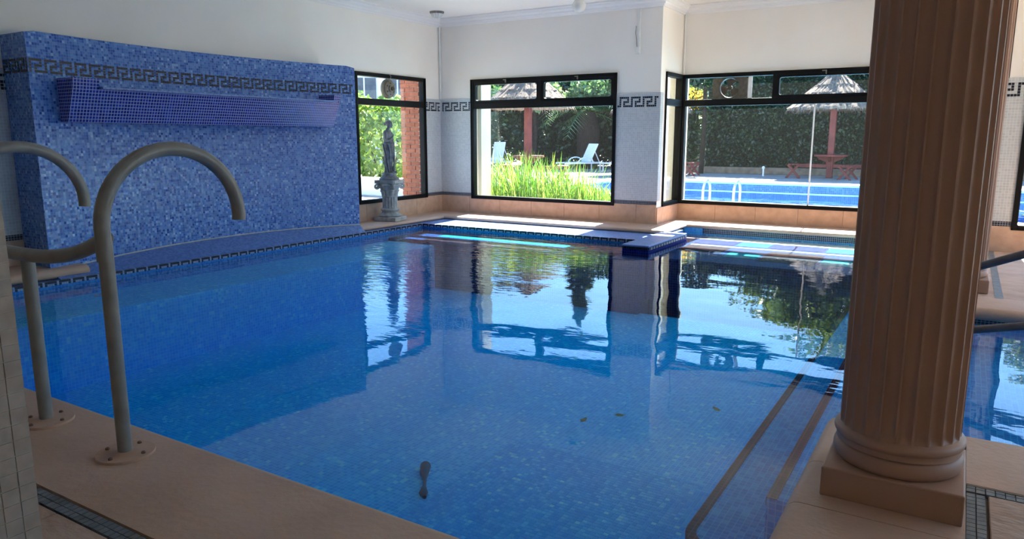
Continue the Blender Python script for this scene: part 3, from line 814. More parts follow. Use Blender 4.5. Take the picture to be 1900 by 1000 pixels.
# ------------------------------------------------------------------ handrail over the side channel
HR = empty('channel_handrail', (0.9, 5.0, -0.2)); tag(HR, 'dark steel double handrail crossing the side channel behind the thick column', 'handrail')
o1 = (0.9, 5.0, -0.2)
for nm, pts in (('upper_bar', [(-0.12, 5, 0.56), (0.11, 5, 0.66), (0.32, 5, 0.75), (0.9, 5, 0.99), (1.6, 5, 1.02)]), ('lower_bar', [(-0.12, 5, 0.23), (0.11, 5, 0.28), (0.37, 5, 0.34), (0.9, 5, 0.47), (1.6, 5, 0.52)])):
    t = MB(); t.tube(local(pts, o1), 0.0235, 14); t.build(nm, M['darkrail'], HR, smooth=50)
for X, zt in ((-0.12, 0.57), (1.6, 1.03)):
    t = MB(); t.tube(local([(X, 5, -0.203), (X, 5, zt)], o1), 0.0235, 14); t.build('post', M['darkrail'], HR, smooth=50)

# ------------------------------------------------------------------ statue and pedestal
PD = empty('pedestal', (-7.70, 8.84, 0.1095), radians(12)); tag(PD, 'weathered grey stone pedestal with fluted shaft and scrolled capital', 'pedestal')
h = 0.19
p = MB(); p.box(-h, h, -h, h, 0, 0.065); p.build('plinth', M['stonegrey'], PD, bevel=0.008)
p = MB(); p.lathe([(0.1, 0.064), (0.165, 0.066), (0.178, 0.085), (0.165, 0.108), (0.14, 0.118), (0.128, 0.14), (0.13, 0.155), (0.145, 0.165), (0.147, 0.185), (0.135, 0.198), (0.1, 0.2)], 40); p.build('base_moulding', M['stonegrey'], PD, smooth=40)
rings = []
for z, d in ((0.195, 0), (0.205, 0.012), (0.37, 0.012), (0.38, 0)):
    rings.append([((0.118 - d * abs(sin(8 * t)) ** 0.8) * cos(t), (0.118 - d * abs(sin(8 * t)) ** 0.8) * sin(t), z) for t in [2 * pi * i / 96 for i in range(96)]])
p = MB(); p.loft(rings); p.build('shaft', M['stonegrey'], PD, smooth=30)
rings = []
for z, r, a in ((0.378, 0.125, 0), (0.392, 0.13, 0), (0.40, 0.12, 0.01), (0.45, 0.128, 0.014), (0.475, 0.145, 0.016), (0.485, 0.132, 0.012), (0.53, 0.15, 0.014), (0.56, 0.178, 0.012), (0.575, 0.17, 0.004), (0.59, 0.15, 0)):
    rings.append([((r + a * cos(8 * t)) * cos(t), (r + a * cos(8 * t)) * sin(t), z) for t in [2 * pi * i / 64 for i in range(64)]])
p = MB(); p.loft(rings); p.build('capital', M['stonegrey'], PD, smooth=50)
for i in range(4):
    a = pi / 4 + i * pi / 2; ca, sa = cos(a), sin(a)
    pts = []
    for k_ in range(26):
        t = k_ / 25 * 2.2 * 2 * pi * 0.75; r = 0.042 * (1 - 0.75 * k_ / 25)
        pts.append(((0.205 + r * cos(pi / 2 + t) * 1.0) * ca, (0.205 + r * cos(pi / 2 + t)) * sa, 0.545 + r * sin(pi / 2 + t)))
    v = MB(); v.tube(pts, [0.022 - 0.010 * k_ / 25 for k_ in range(26)], 8); v.build('volute', M['stonegrey'], PD, smooth=60)
ab = []
for i in range(4):
    a0 = pi / 4 + i * pi / 2; a1 = a0 + pi / 2
    p0 = Vector((cos(a0), sin(a0))) * 0.26; p1 = Vector((cos(a1), sin(a1))) * 0.26; mid = (p0 + p1) / 2
    tn = (p1 - p0).normalized()
    ab.append(p0 + tn * 0.03)
    for u in (0.25, 0.5, 0.75): ab.append(p0.lerp(p1, u) - mid.normalized() * 0.03 * (1 - (2 * u - 1) ** 2))
    ab.append(p1 - tn * 0.03)
p = MB(); p.prism([(q_.x, q_.y) for q_ in ab], 0.588, 0.64); p.build('abacus', M['stonegrey'], PD, bevel=0.006)

ST = empty('statue', (-7.70, 8.84, 0.7495), radians(14)); tag(ST, 'grey stone statuette of a draped figure with crossed arms on the pedestal', 'statue')
p = MB(); p.lathe([(0.02, 0), (0.155, 0), (0.158, 0.02), (0.14, 0.04), (0.118, 0.052), (0.108, 0.075), (0.11, 0.09), (0.115, 0.1), (0.112, 0.115), (0.02, 0.117)], 40); p.build('statue_base', M['statue'], ST, smooth=40)
f = MB(); z0 = 0.112
def ring(z, cx, cy, a, b, fold=0.0, nf=11, ph=0.0, n=72):
    return [(cx + (a + fold * sin(nf * t + ph) + 0.5 * fold * sin(17 * t + 2 * ph)) * cos(t), cy + (b + fold * sin(nf * t + ph) + 0.5 * fold * sin(17 * t + 2 * ph)) * sin(t), z0 + z) for t in [2 * pi * i / n for i in range(n)]]
body = [(0.0, 0.0, 0, .070, .066, .008), (0.02, 0, 0, .066, .062, .009), (0.08, -.006, 0, .060, .058, .009), (0.16, -.008, 0, .062, .062, .009), (0.24, -.002, 0, .070, .072, .009), (0.31, .008, 0, .080, .083, .008), (0.37, .006, 0, .088, .094, .007), (0.415, 0, 0, .086, .094, .009), (0.445, -.002, 0, .080, .088, .008), (0.46, -.004, 0, .068, .076, .002),
        (0.49, -.008, 0, .062, .072, 0), (0.53, -.008, 0, .064, .078, 0), (0.58, -.004, 0, .072, .088, 0), (0.61, -.008, 0, .068, .098, 0), (0.635, -.010, 0, .054, .088, 0), (0.652, -.008, 0, .036, .050, 0), (0.665, -.002, 0, .027, .029, 0), (0.69, .008, 0, .025, .026, 0), (0.705, .014, 0, .022, .022, 0)]
f.loft([ring(z, x, y, a, b, fo, 11, z * 16) for z, x, y, a, b, fo in body])
def ell(c, r, n=14, tilt=0.0):
    rg = []
    for i in range(1, n):
        t = pi * i / n
        rg.append([(c[0] + r[0] * sin(t) * cos(p_) + tilt * cos(t), c[1] + r[1] * sin(t) * sin(p_), z0 + c[2] - r[2] * cos(t)) for p_ in [2 * pi * k_ / 20 for k_ in range(20)]])
    f.loft(rg)
ell((0.030, 0, 0.738), (0.046, 0.040, 0.056), tilt=-0.010)          # head, bent forward
ell((0.014, 0, 0.764), (0.056, 0.047, 0.042))                        # hair cap
ell((-0.044, 0, 0.750), (0.028, 0.026, 0.027))                       # hair knot
ell((0.076, 0, 0.728), (0.011, 0.008, 0.012)); ell((0.064, 0, 0.702), (0.014, 0.016, 0.010))   # nose, chin
f.tube([(-.004, -.075, z0 + .618), (.012, -.098, z0 + .555), (.020, -.095, z0 + .49), (.055, -.05, z0 + .505), (.075, .005, z0 + .545), (.072, .03, z0 + .57)], [.026, .025, .022, .019, .015, .012], 12)
f.tube([(-.004, .075, z0 + .618), (.012, .1, z0 + .55), (.022, .097, z0 + .475), (.06, .06, z0 + .45), (.085, .015, z0 + .44), (.088, -.01, z0 + .435)], [.026, .025, .022, .019, .015, .012], 12)
for k_ in range(4):
    f.tube([(.074, .03 + .004 * k_, z0 + .565 + .006 * k_), (.066, .05, z0 + .585 + .006 * k_)], [.006, .004], 6)
    f.tube([(.088, -.01, z0 + .428 + .007 * k_), (.084, -.035, z0 + .418 + .007 * k_)], [.006, .004], 6)
f.tube([(.07, .03, z0 + .45), (.085, 0, z0 + .42), (.09, .0, z0 + .30), (.088, .01, z0 + .16), (.086, .005, z0 + .02)], [.016, .022, .018, .016, .02], 10)   # hanging cloth
f.tube([(-.03, .08, z0 + .44), (.03, .085, z0 + .455), (.075, .03, z0 + .45), (.078, -.03, z0 + .44), (.03, -.085, z0 + .445), (-.04, -.07, z0 + .45)], .014, 10)   # rolled waist cloth
f.tube([(.06, .04, z0 + 0.005), (.115, .045, z0 + .004)], [.022, .014], 10); f.tube([(.06, -.03, z0 + 0.005), (.105, -.035, z0 + .004)], [.022, .014], 10)
fig = f.build('figure', M['statue'], None)
rm = fig.modifiers.new('remesh', 'REMESH'); rm.mode = 'VOXEL'; rm.voxel_size = 0.0055; rm.use_smooth_shade = True
dg = bpy.context.evaluated_depsgraph_get()
me2 = bpy.data.meshes.new_from_object(fig.evaluated_get(dg)); fig.modifiers.clear(); fig.data = me2
fig.parent = ST

# ------------------------------------------------------------------ small fittings
CL = empty('bulkhead_lamp', (-7.50, 9.88, ZC)); tag(CL, 'small round ribbed ceiling lamp near the left corner', 'lamp')
p = MB(); p.lathe([(0.02, 0), (0.115, 0), (0.115, -0.022), (0.1, -0.034), (0.02, -0.034)], 32); p.build('lamp_rim', M['latch'], CL, smooth=40)
rg = [[((r + 0.004 * cos(12 * t)) * cos(t), (r + 0.004 * cos(12 * t)) * sin(t), z) for t in [2 * pi * i / 96 for i in range(96)]] for r, z in ((0.095, -0.033), (0.088, -0.06), (0.068, -0.085), (0.035, -0.1), (0.01, -0.103))]
p = MB(); p.loft(rg); p.build('lamp_glass', M['lampglass'], CL, smooth=60)
GL = empty('globe_lamp', (-4.97, 9.93, ZC)); tag(GL, 'clear round globe ceiling lamp at the top edge', 'lamp')
p = MB(); p.lathe([(0.02, 0), (0.06, 0), (0.06, -0.025), (0.045, -0.03), (0.02, -0.03)], 24); p.build('lamp_rim', M['latch'], GL, smooth=40)
p = MB(); p.lathe([(0.1 * sin(radians(a)) + 0.0005, -0.125 + 0.1 * cos(radians(a))) for a in range(15, 181, 15)], 32); p.build('lamp_glass', M['lampglass'], GL, smooth=60)
SW = empty('pull_switch', (-4.28, YC, 2.62)); tag(SW, 'white conduit and small switch box high on the centre wall', 'switch')
p = MB(); p.box(-0.014, 0.014, -0.022, 0, 0.10, 0.645); p.build('conduit', M['whiteplast'], SW, bevel=0.003)
p = MB(); p.box(-0.045, 0.02, -0.035, 0, 0.0, 0.10); p.build('switch_box', M['whiteplast'], SW, bevel=0.006)
p = MB(); p.tube([(-0.05, -0.02, 0.40), (-0.055, -0.025, 0.3), (-0.04, -0.02, 0.2), (-0.03, -0.02, 0.1)], 0.005, 8); p.build('cable', M['latch'], SW, smooth=True)
p = MB(); p.tube([(XL + 0.03, YC - 0.03, 2.061), (XL + 0.03, YC - 0.03, 3.268)], 0.014, 12)
tag(p.build('corner_pipe', M['whiteplast'], smooth=50), 'thin white pipe running up the left room corner', 'pipe')
p = MB(); p.tube([(XP + 0.03, YR - 0.03, 2.385), (XP + 0.03, YR - 0.03, 3.268)], 0.014, 12)
tag(p.build('corner_pipe', M['whiteplast'], smooth=50), 'thin white pipe in the corner above the narrow window', 'pipe')

F1 = empty('round_ventilator', (XL, 9.21, 2.17)); tag(F1, 'cream round ventilator hung in the top pane behind the statue', 'ventilator')
def lathe_x(mb, prof, n, c): # axis along x
    mb.loft([[(c[0] + x, c[1] + r * cos(2 * pi * i / n), c[2] + r * sin(2 * pi * i / n)) for i in range(n)] for r, x in prof])
p = MB(); lathe_x(p, [(0.02, -0.05), (0.15, -0.05), (0.152, -0.02), (0.145, 0.0), (0.02, 0.0)], 36, (0, 0, 0)); p.build('rim', M['fanmetal'], F1, smooth=40)
p = MB(); lathe_x(p, [(0.02, 0.0), (0.125, 0.0), (0.118, 0.018), (0.09, 0.03), (0.06, 0.034), (0.055, 0.06), (0.02, 0.065)], 36, (0, 0, 0)); p.build('cone', M['fanmetal'], F1, smooth=40)
p = MB(); lathe_x(p, [(0.002, 0.064), (0.032, 0.064), (0.03, 0.085), (0.002, 0.09)], 20, (0, 0.0, 0)); p.build('motor_cap', M['fandark'], F1, smooth=40)
for a in (30, 90, 150, 210, 270, 330):
    p = MB(); p.box(0.012, 0.034, 0.085 * cos(radians(a)) - 0.012, 0.085 * cos(radians(a)) + 0.012, 0.085 * sin(radians(a)) - 0.012, 0.085 * sin(radians(a)) + 0.012); p.build('slot', M['fandark'], F1, bevel=0.004)
p = MB(); p.tube([(0.02, 0.0, 0.14), (0.035, 0.01, 0.19), (0.03, -0.01, 0.215)], 0.007, 8); p.build('hook', M['latch'], F1, smooth=True)

F3 = empty('extractor_fan', (-3.18, YR + 0.012, 2.148)); tag(F3, 'brown three-bladed extractor fan set in a square panel of the window', 'fan')
rg_i = []; rg_o = []
for i in range(40):
    t = 2 * pi * i / 40; rg_i.append((0.145 * cos(t), 0.145 * sin(t)))
    k_ = max(abs(cos(t)) / 0.265, abs(sin(t)) / 0.158); rg_o.append((cos(t) / k_, sin(t) / k_))
p = MB(); p.loft([[(a, y, b) for a, b in q_] for q_, y in ((rg_i, 0.008), (rg_o, 0.008), (rg_o, -0.006), (rg_i, -0.006), (rg_i, 0.008))], caps=False); p.build('fan_panel', M['fanpanel'], F3)
p = MB(); p.box(0.272, 0.33, -0.006, 0.008, -0.158, 0.158); p.build('panel_strip', M['whiteplast'], F3)
p = MB(); p.loft([[(r * cos(2 * pi * i / 40), y, r * sin(2 * pi * i / 40)) for i in range(40)] for r, y in ((0.145, 0.008), (0.152, -0.03), (0.146, -0.03), (0.140, 0.008), (0.145, 0.008))], caps=False); p.build('shroud', M['fandark'], F3, smooth=50)
p = MB(); p.lathe([(0.002, -0.03), (0.035, -0.03), (0.035, 0.02), (0.002, 0.02)], 20); hb = p.build('hub', M['fandark'], F3, smooth=40); hb.rotation_euler = (pi / 2, 0, 0)
for a in (75, 195, 315):
    pts = []
    for r, w0, w1 in ((0.03, -18, 18), (0.07, -30, 34), (0.11, -34, 40), (0.135, -28, 34)):
        pts.append([(r * cos(radians(a + w)), -0.012 + 0.0004 * w, r * sin(radians(a + w))) for w in np.linspace(w0, w1, 6)])
    p = MB()
    for off in (0.0,):
        p.loft(pts, caps=False, closed=False)
    b_ = p.build('blade', M['fandark'], F3)
    so = b_.modifiers.new('solid', 'SOLIDIFY'); so.thickness = 0.004
for x in (-0.2, 0.2):
    pass
# things under water
p = MB(); p.lathe([(0.04, 0), (0.075, 0), (0.078, 0.004), (0.07, 0.008), (0.045, 0.006), (0.04, 0)], 28, (-7.12, 3.88, -0.1205))
tag(p.build('pool_inlet', M['whitetile'], smooth=50), 'pale round inlet ring on the shallow bench below the fountain', 'inlet')
lm = MB(); lm.add([(-.045, 0, 0.003), (-.015, .022, 0.008), (.03, .014, 0.004), (.05, 0, 0.01), (.02, -.02, 0.006), (-.02, -.024, 0.004)], [(0, 1, 5), (1, 2, 4, 5), (2, 3, 4)])
lme = lm.mesh('leaf', M['leafbrown'])
for (x, y, rz), lab in zip(((-2.14, 5.1, 0.4), (-2.34, 4.86, 1.6), (-1.53, 5.62, 2.4)), ('brown leaf on the pool floor, rightmost but one of the sunken leaves', 'brown leaf on the pool floor, leftmost of the sunken leaves', 'brown leaf on the pool floor, rightmost of the sunken leaves')):
    l_ = inst('sunken_leaf', lme, (x, y, -0.7495), None, (0, 0, rz)); tag(l_, lab, 'leaf', 'leaves on the pool floor')
f = MB(); f.tube([(-2.86, 3.56, -0.735), (-2.80, 3.47, -0.735), (-2.74, 3.40, -0.735), (-2.69, 3.33, -0.735), (-2.64, 3.26, -0.735), (-2.60, 3.22, -0.735)], [0.036, 0.028, 0.011, 0.012, 0.028, 0.012], 10)  # dark blue hourglass form laid flat on the floor
tag(f.build('sunken_form', M['darkblue'], smooth=60), 'small dark blue hourglass-shaped form on the pool floor', 'dark_form')

# ------------------------------------------------------------------ garden outside
G0 = 0.10
g = MB()
for b in ((-60, -9.6, -20, 70), (-9.6, XL - TW, -20, 13.2), (XL - TW, XP - TW, YC + TW, 13.2), (XP - TW, 12, YR + TW, 13.2), (XS + TW, 12, YT + TW, YR + TW), (4.0, 40, 13.2, 70), (-9.6, 4.0, 22.3, 70), (XE + TW, 40, -20, 13.2), (XL - TW, XE + TW, -20, YB - TW)):
    g.box(*b, -0.4, G0)
tag(g.build('garden_paving', M['concrete']), kind='structure')
OP = empty('outdoor_pool_basin'); tag(OP, kind='structure')
p = MB(); p.box(-9.6, 4.0, 13.2, 22.3, -1.4, -0.85); p.build('pool_floor', M['outfloor'], OP)
p = MB(); p.box(-9.7, 4.1, 22.0, 22.3, -1.3, 0.06); p.box(-9.7, 4.1, 13.2, 13.5, -1.3, 0.06); p.box(-9.7, -9.3, 13.2, 22.3, -1.3, 0.06); p.box(3.7, 4.1, 13.2, 22.3, -1.3, 0.06); p.build('pool_wall', M['outtile'], OP)
for (x0, x1, y0, y1) in ((-9.75, 4.15, 21.95, 22.6), (-9.75, 4.15, 13.0, 13.55), (-9.75, -9.2, 13.552, 21.948), (3.6, 4.15, 13.552, 21.948)):
    p = MB(); p.box(x0, x1, y0, y1, 0.055, 0.125); p.build('pool_coping', M['whitecop'], OP, bevel=0.02)
p = MB(); p.box(-9.35, 3.8, 13.45, 22.05, -1.32, -0.17)
tag(p.build('outdoor_pool_water', M['outwater']), 'bright blue water of the outdoor pool in the garden', 'water', kind='stuff')
p = MB(); p.box(-9.25, 3.6, 21.97, 22.01, -0.185, -0.15); p.build('waterline_glint', M['whitecop'], OP)  # white bar along the far edge, its colour standing for the edge's reflection

LD = empty('pool_ladder', (-3.8, 13.55, 0.125)); tag(LD, 'shiny steel ladder with two hooped rails at the outdoor pool edge', 'ladder')
for dx in (-0.28, 0.28):
    pts = [(dx, -0.22, 0.0), (dx, -0.22, 0.30)] + [(dx, 0.0 - 0.22 * cos(radians(a)), 0.30 + 0.2 * sin(radians(a))) for a in range(15, 181, 15)] + [(dx, 0.22, 0.0), (dx, 0.22, -0.9)]
    t = MB(); t.tube(pts, 0.024, 10); t.build('hooped_rail', M['chrome'], LD, smooth=50)
for z in (-0.45, -0.75):
    t = MB(); t.box(-0.28, 0.28, 0.18, 0.26, z, z + 0.03); t.build('rung', M['chrome'], LD)

# leaves
def leaves(name, pts, size, mat, parent, aspect=0.55, updir=0.3, kind='stuff'):
    pts = np.asarray(pts); n = len(pts)
    d = rng.normal(size=(n, 3)); d[:, 2] += updir; d /= np.linalg.norm(d, axis=1)[:, None]
    e = rng.normal(size=(n, 3)); e -= d * (e * d).sum(1)[:, None]; e /= np.linalg.norm(e, axis=1)[:, None]
    sz = size * rng.uniform(0.6, 1.4, n)[:, None]
    a = pts + d * sz; b = pts + e * sz * aspect; c_ = pts - d * sz; q_ = pts - e * sz * aspect
    v = np.stack([a, b, c_, q_], 1).reshape(-1, 3)
    me = bpy.data.meshes.new(name)
    me.vertices.add(4 * n); me.vertices.foreach_set('co', v.ravel())
    me.loops.add(4 * n); me.loops.foreach_set('vertex_index', np.arange(4 * n, dtype=np.int32))
    me.polygons.add(n); me.polygons.foreach_set('loop_start', np.arange(0, 4 * n, 4, dtype=np.int32))
    me.update(calc_edges=True); me.validate()
    me.materials.append(mat)
    o = bpy.data.objects.new(name, me); COL.objects.link(o)
    if parent is not None: o.parent = parent
    if kind: o['kind'] = kind
    return o

def blob(n, c, r, hollow=0.55):
    d = rng.normal(size=(n, 3)); d /= np.linalg.norm(d, axis=1)[:, None]
    rad = rng.uniform(hollow, 1.0, n)[:, None] ** 0.6
    bump = 1 + 0.13 * np.sin(d[:, :1] * 7 + c[0]) * np.cos(d[:, 1:2] * 6 + c[1]) + 0.10 * np.sin(d[:, 2:3] * 9 + c[0])
    return np.array(c) + d * rad * bump * np.array(r)

HE = empty('garden_hedge', (-2.2, 28.5, G0)); tag(HE, 'tall dark green clipped hedge behind the outdoor pool', 'hedge')
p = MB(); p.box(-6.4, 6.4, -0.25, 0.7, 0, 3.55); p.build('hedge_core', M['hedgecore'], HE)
n = 42000
pts = np.stack([rng.uniform(-6.5, 6.5, n), rng.uniform(-0.62, -0.2, n), rng.uniform(0.02, 3.9, n)], 1)
pts[:, 1] += 0.12 * np.sin(pts[:, 0] * 2.3) * np.cos(pts[:, 2] * 2.9)
pt2 = np.stack([rng.uniform(-6.5, 6.5, 7000), rng.uniform(-0.5, 0.7, 7000), 3.65 + rng.uniform(-0.2, 0.35, 7000)], 1)
leaves('hedge_leaves', np.vstack([pts, pt2]), 0.055, M['hedgeleaf'], HE)
p = MB(); p.box(-11, 4.5, 27.45, 27.65, G0, 0.34)
tag(p.build('garden_kerb', M['hillsoil'], bevel=0.02), 'low earthy kerb along the foot of the hedge', 'kerb')

def tree(name, label, x, y, h, r, mat, n=5000, trunk_r=0.16, leaf=0.12, crowns=3, base=0.35):
    T = empty(name, (x, y, G0)); tag(T, label, 'tree')
    t = MB(); t.tube([(0, 0, -0.02), (0.05, 0, h * 0.3), (0, 0.05, h * 0.6), (0.03, 0, h * 0.85)], [trunk_r, trunk_r * 0.8, trunk_r * 0.6, trunk_r * 0.2], 8); t.build('trunk', M['trunk'], T, smooth=60)
    allp = []
    for k_ in range(crowns):
        a = 2 * pi * k_ / crowns + x; rr = r * 0.45 if crowns > 1 else 0
        cz = h * (base + (1 - base) * (0.35 + 0.33 * k_ / max(1, crowns - 1)))
        allp.append(blob(n // crowns, (rr * cos(a), rr * sin(a), cz), (r * 0.75, r * 0.75, h * (1 - base) * 0.36)))
    leaves('foliage', np.vstack(allp), leaf, mat, T)
    return T
def conifer(name, label, x, y, h, r, n=6000):
    T = empty(name, (x, y, G0)); tag(T, label, 'tree')
    t = MB(); t.tube([(0, 0, -0.02), (0, 0, h * 0.95)], [0.2, 0.03], 8); t.build('trunk', M['trunk'], T, smooth=60)
    z = h * (1 - np.sqrt(rng.uniform(0, 1, n))) * 0.92 + 0.08 * h
    layer = 0.75 + 0.25 * np.sin(z * 5.0)
    R = r * (1 - z / h) * layer * rng.uniform(0.3, 1.0, n) ** 0.5; a = rng.uniform(0, 2 * pi, n)
    leaves('foliage', np.stack([R * np.cos(a), R * np.sin(a), z - 0.25 * R], 1), 0.16, M['pineleaf'], T, 0.35, -0.2)
    return T
conifer('conifer', 'tall cone-shaped conifer mirrored in the water below the centre window', -17.0, 34.6, 9.4, 2.8, 9000)
tree('garden_tree', 'leafy tree rising behind the hedge at the far right', -3.9, 32.6, 7.7, 3.7, M['treeleaf'], 16000, leaf=0.13, crowns=5, base=0.25)
tree('garden_tree', 'second leafy tree behind the hedge, farther right', 3.2, 34.5, 8.0, 2.6, M['treeleaf'], 7000, leaf=0.13)
tree('garden_tree', 'leafy tree left of the thatched umbrella in the centre window', -21.0, 30.5, 5.8, 2.4, M['treeleaf'], 8000, leaf=0.12, base=0.1)
tree('garden_tree', 'bushy tree behind the thatched umbrella of the centre window', -18.0, 30.5, 5.4, 2.4, M['hedgeleaf'], 9000, leaf=0.12, base=0.05)
tree('garden_tree', 'dark bushy tree beside the palm in the centre window', -15.4, 32.0, 5.2, 2.3, M['hedgeleaf'], 9000, leaf=0.12, base=0.05)
tree('garden_tree', 'yellow green bushy tree at the right of the centre window', -12.2, 32.0, 5.0, 2.4, M['treeleaf'], 9000, leaf=0.12, base=0.05)
tree('garden_tree', 'yellow green tree left of the pale house wall beyond the hedge', -12.3, 33.5, 6.2, 1.9, M['treeleaf'], 7000, leaf=0.11, base=0.05)
for (x, y, h_), lab in zip(((-15.9, 27.6, 3.2), (-17.4, 25.6, 3.0), (-14.0, 29.0, 3.0)), ('slim dark trunked tree left of the white lounger', 'slim dark trunked tree behind the red post of the centre window', 'slim dark trunked tree just behind the white lounger')):
    T = empty('slim_tree', (x, y, G0)); tag(T, lab, 'tree', 'slim trees in the centre window')
    t = MB(); t.tube([(0, 0, -.02), (0.08, 0, h_ * 0.5), (0, 0.05, h_)], [0.13, 0.1, 0.05], 8); t.build('trunk', M['trunk'], T, smooth=60)
    leaves('foliage', blob(1500, (0, 0, h_), (1.1, 1.1, 0.8)), 0.11, M['palmleaf'], T)

def palm(label, x, y, h, L, n=30):
    T = empty('palm_tree', (x, y, G0)); tag(T, label, 'palm', 'palms in the centre window')
    t = MB(); t.tube([(0, 0, -.02), (0, 0, h * 0.3), (0, 0, h * 0.7), (0, 0, h)], [0.42, 0.46, 0.50, 0.3], 12); t.build('trunk', M['trunk'], T, smooth=60)
    for i in range(n):
        a = 2 * pi * i / n * 2.6 + random.random() * 0.4; el = random.uniform(-0.1, 1.3)
        rach = []
        for k_ in range(9):
            u = k_ / 8; d = L * u
            rach.append(Vector((cos(a) * d * cos(el) , sin(a) * d * cos(el), h + d * sin(el) - 0.9 * L * u * u * 0.75)))
        f = MB(); f.tube([tuple(q_) for q_ in rach], [0.022 * (1 - 0.8 * k_ / 8) for k_ in range(9)], 4)
        side = Vector((-sin(a), cos(a), 0))
        for k_ in range(1, 9):
            for sgn in (-1, 1):
                for fr in (0.0, 0.5):
                    b0 = rach[k_ - 1].lerp(rach[k_], fr); tdir = (rach[k_] - rach[k_ - 1]).normalized()
                    ll = L * 0.30 * sin(pi * (0.12 + 0.8 * (k_ - 1 + fr) / 8))
                    tip = b0 + side * sgn * ll * 0.8 + tdir * ll * 0.45 - Vector((0, 0, ll * 0.35)); wv = tdir * 0.028
                    f.add([tuple(b0 - wv), tuple(b0 + wv), tuple(tip)], [(0, 1, 2)])
        f.build('frond', M['palmleaf'], T)
    return T
for (x, y, h_, r_), lab in zip(((-19.2, 24.6, 2.3, 1.5), (-17.6, 27.2, 2.4, 1.5), (-15.8, 29.6, 2.2, 1.5), (-13.6, 31.0, 2.2, 1.5), (-11.6, 30.2, 2.4, 1.4), (-10.4, 29.3, 2.6, 1.2)), ('dark bush at the far left behind the grass', 'dark bush behind the red umbrella post', 'dark bush between the umbrella post and the palm', 'dark bush behind the palm trunk', 'dark bush right of the raised lounger back', 'dark bush at the corner of the hedge')):
    T = empty('dark_bush', (x, y, G0)); tag(T, lab, 'bush', 'dark bushes in the centre window')
    t = MB()
    for k_ in range(5): t.tube([(0.1 * cos(k_ * 1.3), 0.1 * sin(k_ * 1.3), -.02), (0.6 * cos(k_ * 1.3), 0.6 * sin(k_ * 1.3), h_ * 0.7)], [0.04, 0.015], 6)
    t.build('stems', M['trunk'], T)
    leaves('foliage', blob(3200, (0, 0, h_ * 0.48), (r_, r_, h_ * 0.52), 0.3), 0.1, M['hedgeleaf'], T)
palm('squat palm with a thick dark trunk behind the white lounger', -13.8, 28.6, 2.35, 2.3)
palm('palm with drooping fronds left of the lounger, by the thatched umbrella', -16.6, 29.2, 3.0, 2.2, 24)

# tall grass outside the centre window
def grass(name, label, n, xr, yr, hfun):
    v = []; f = []
    for i in range(n):
        x = random.uniform(*xr); y = random.uniform(*yr); h_ = hfun(x) * random.uniform(0.35, 1.15)
        a = random.uniform(0, 2 * pi); lean = random.uniform(0.05, 0.65) * h_; w = random.uniform(0.006, 0.015)
        sx, sy = -sin(a) * w, cos(a) * w; o_ = len(v)
        for u, ww in ((0, 1), (0.4, 0.9), (0.75, 0.6)):
            cx = x + cos(a) * lean * u * u; cy = y + sin(a) * lean * u * u; cz = G0 + h_ * u * (1 - 0.12 * u * lean / h_ * 2)
            v += [(cx - sx * ww, cy - sy * ww, cz), (cx + sx * ww, cy + sy * ww, cz)]
        v.append((x + cos(a) * lean, y + sin(a) * lean, G0 + h_ * (1 - 0.25 * lean / h_)))
        f += [(o_, o_ + 1, o_ + 3, o_ + 2), (o_ + 2, o_ + 3, o_ + 5, o_ + 4), (o_ + 4, o_ + 5, o_ + 6)]
    me = bpy.data.meshes.new(name); me.from_pydata(v, [], f); me.materials.append(M['grass'])
    o = bpy.data.objects.new(name, me); COL.objects.link(o)
    return tag(o, label, 'grass', kind='stuff')
grass('tall_grass', 'bright green tall grass growing outside the centre window', 1400, (-8.3, -5.7), (11.2, 12.6), lambda x: 1.02 - 0.22 * max(0, (x + 6.8)))
grass('tall_grass', 'shorter bright grass at the right of the centre window', 900, (-5.9, -4.85), (11.2, 12.4), lambda x: 0.52)

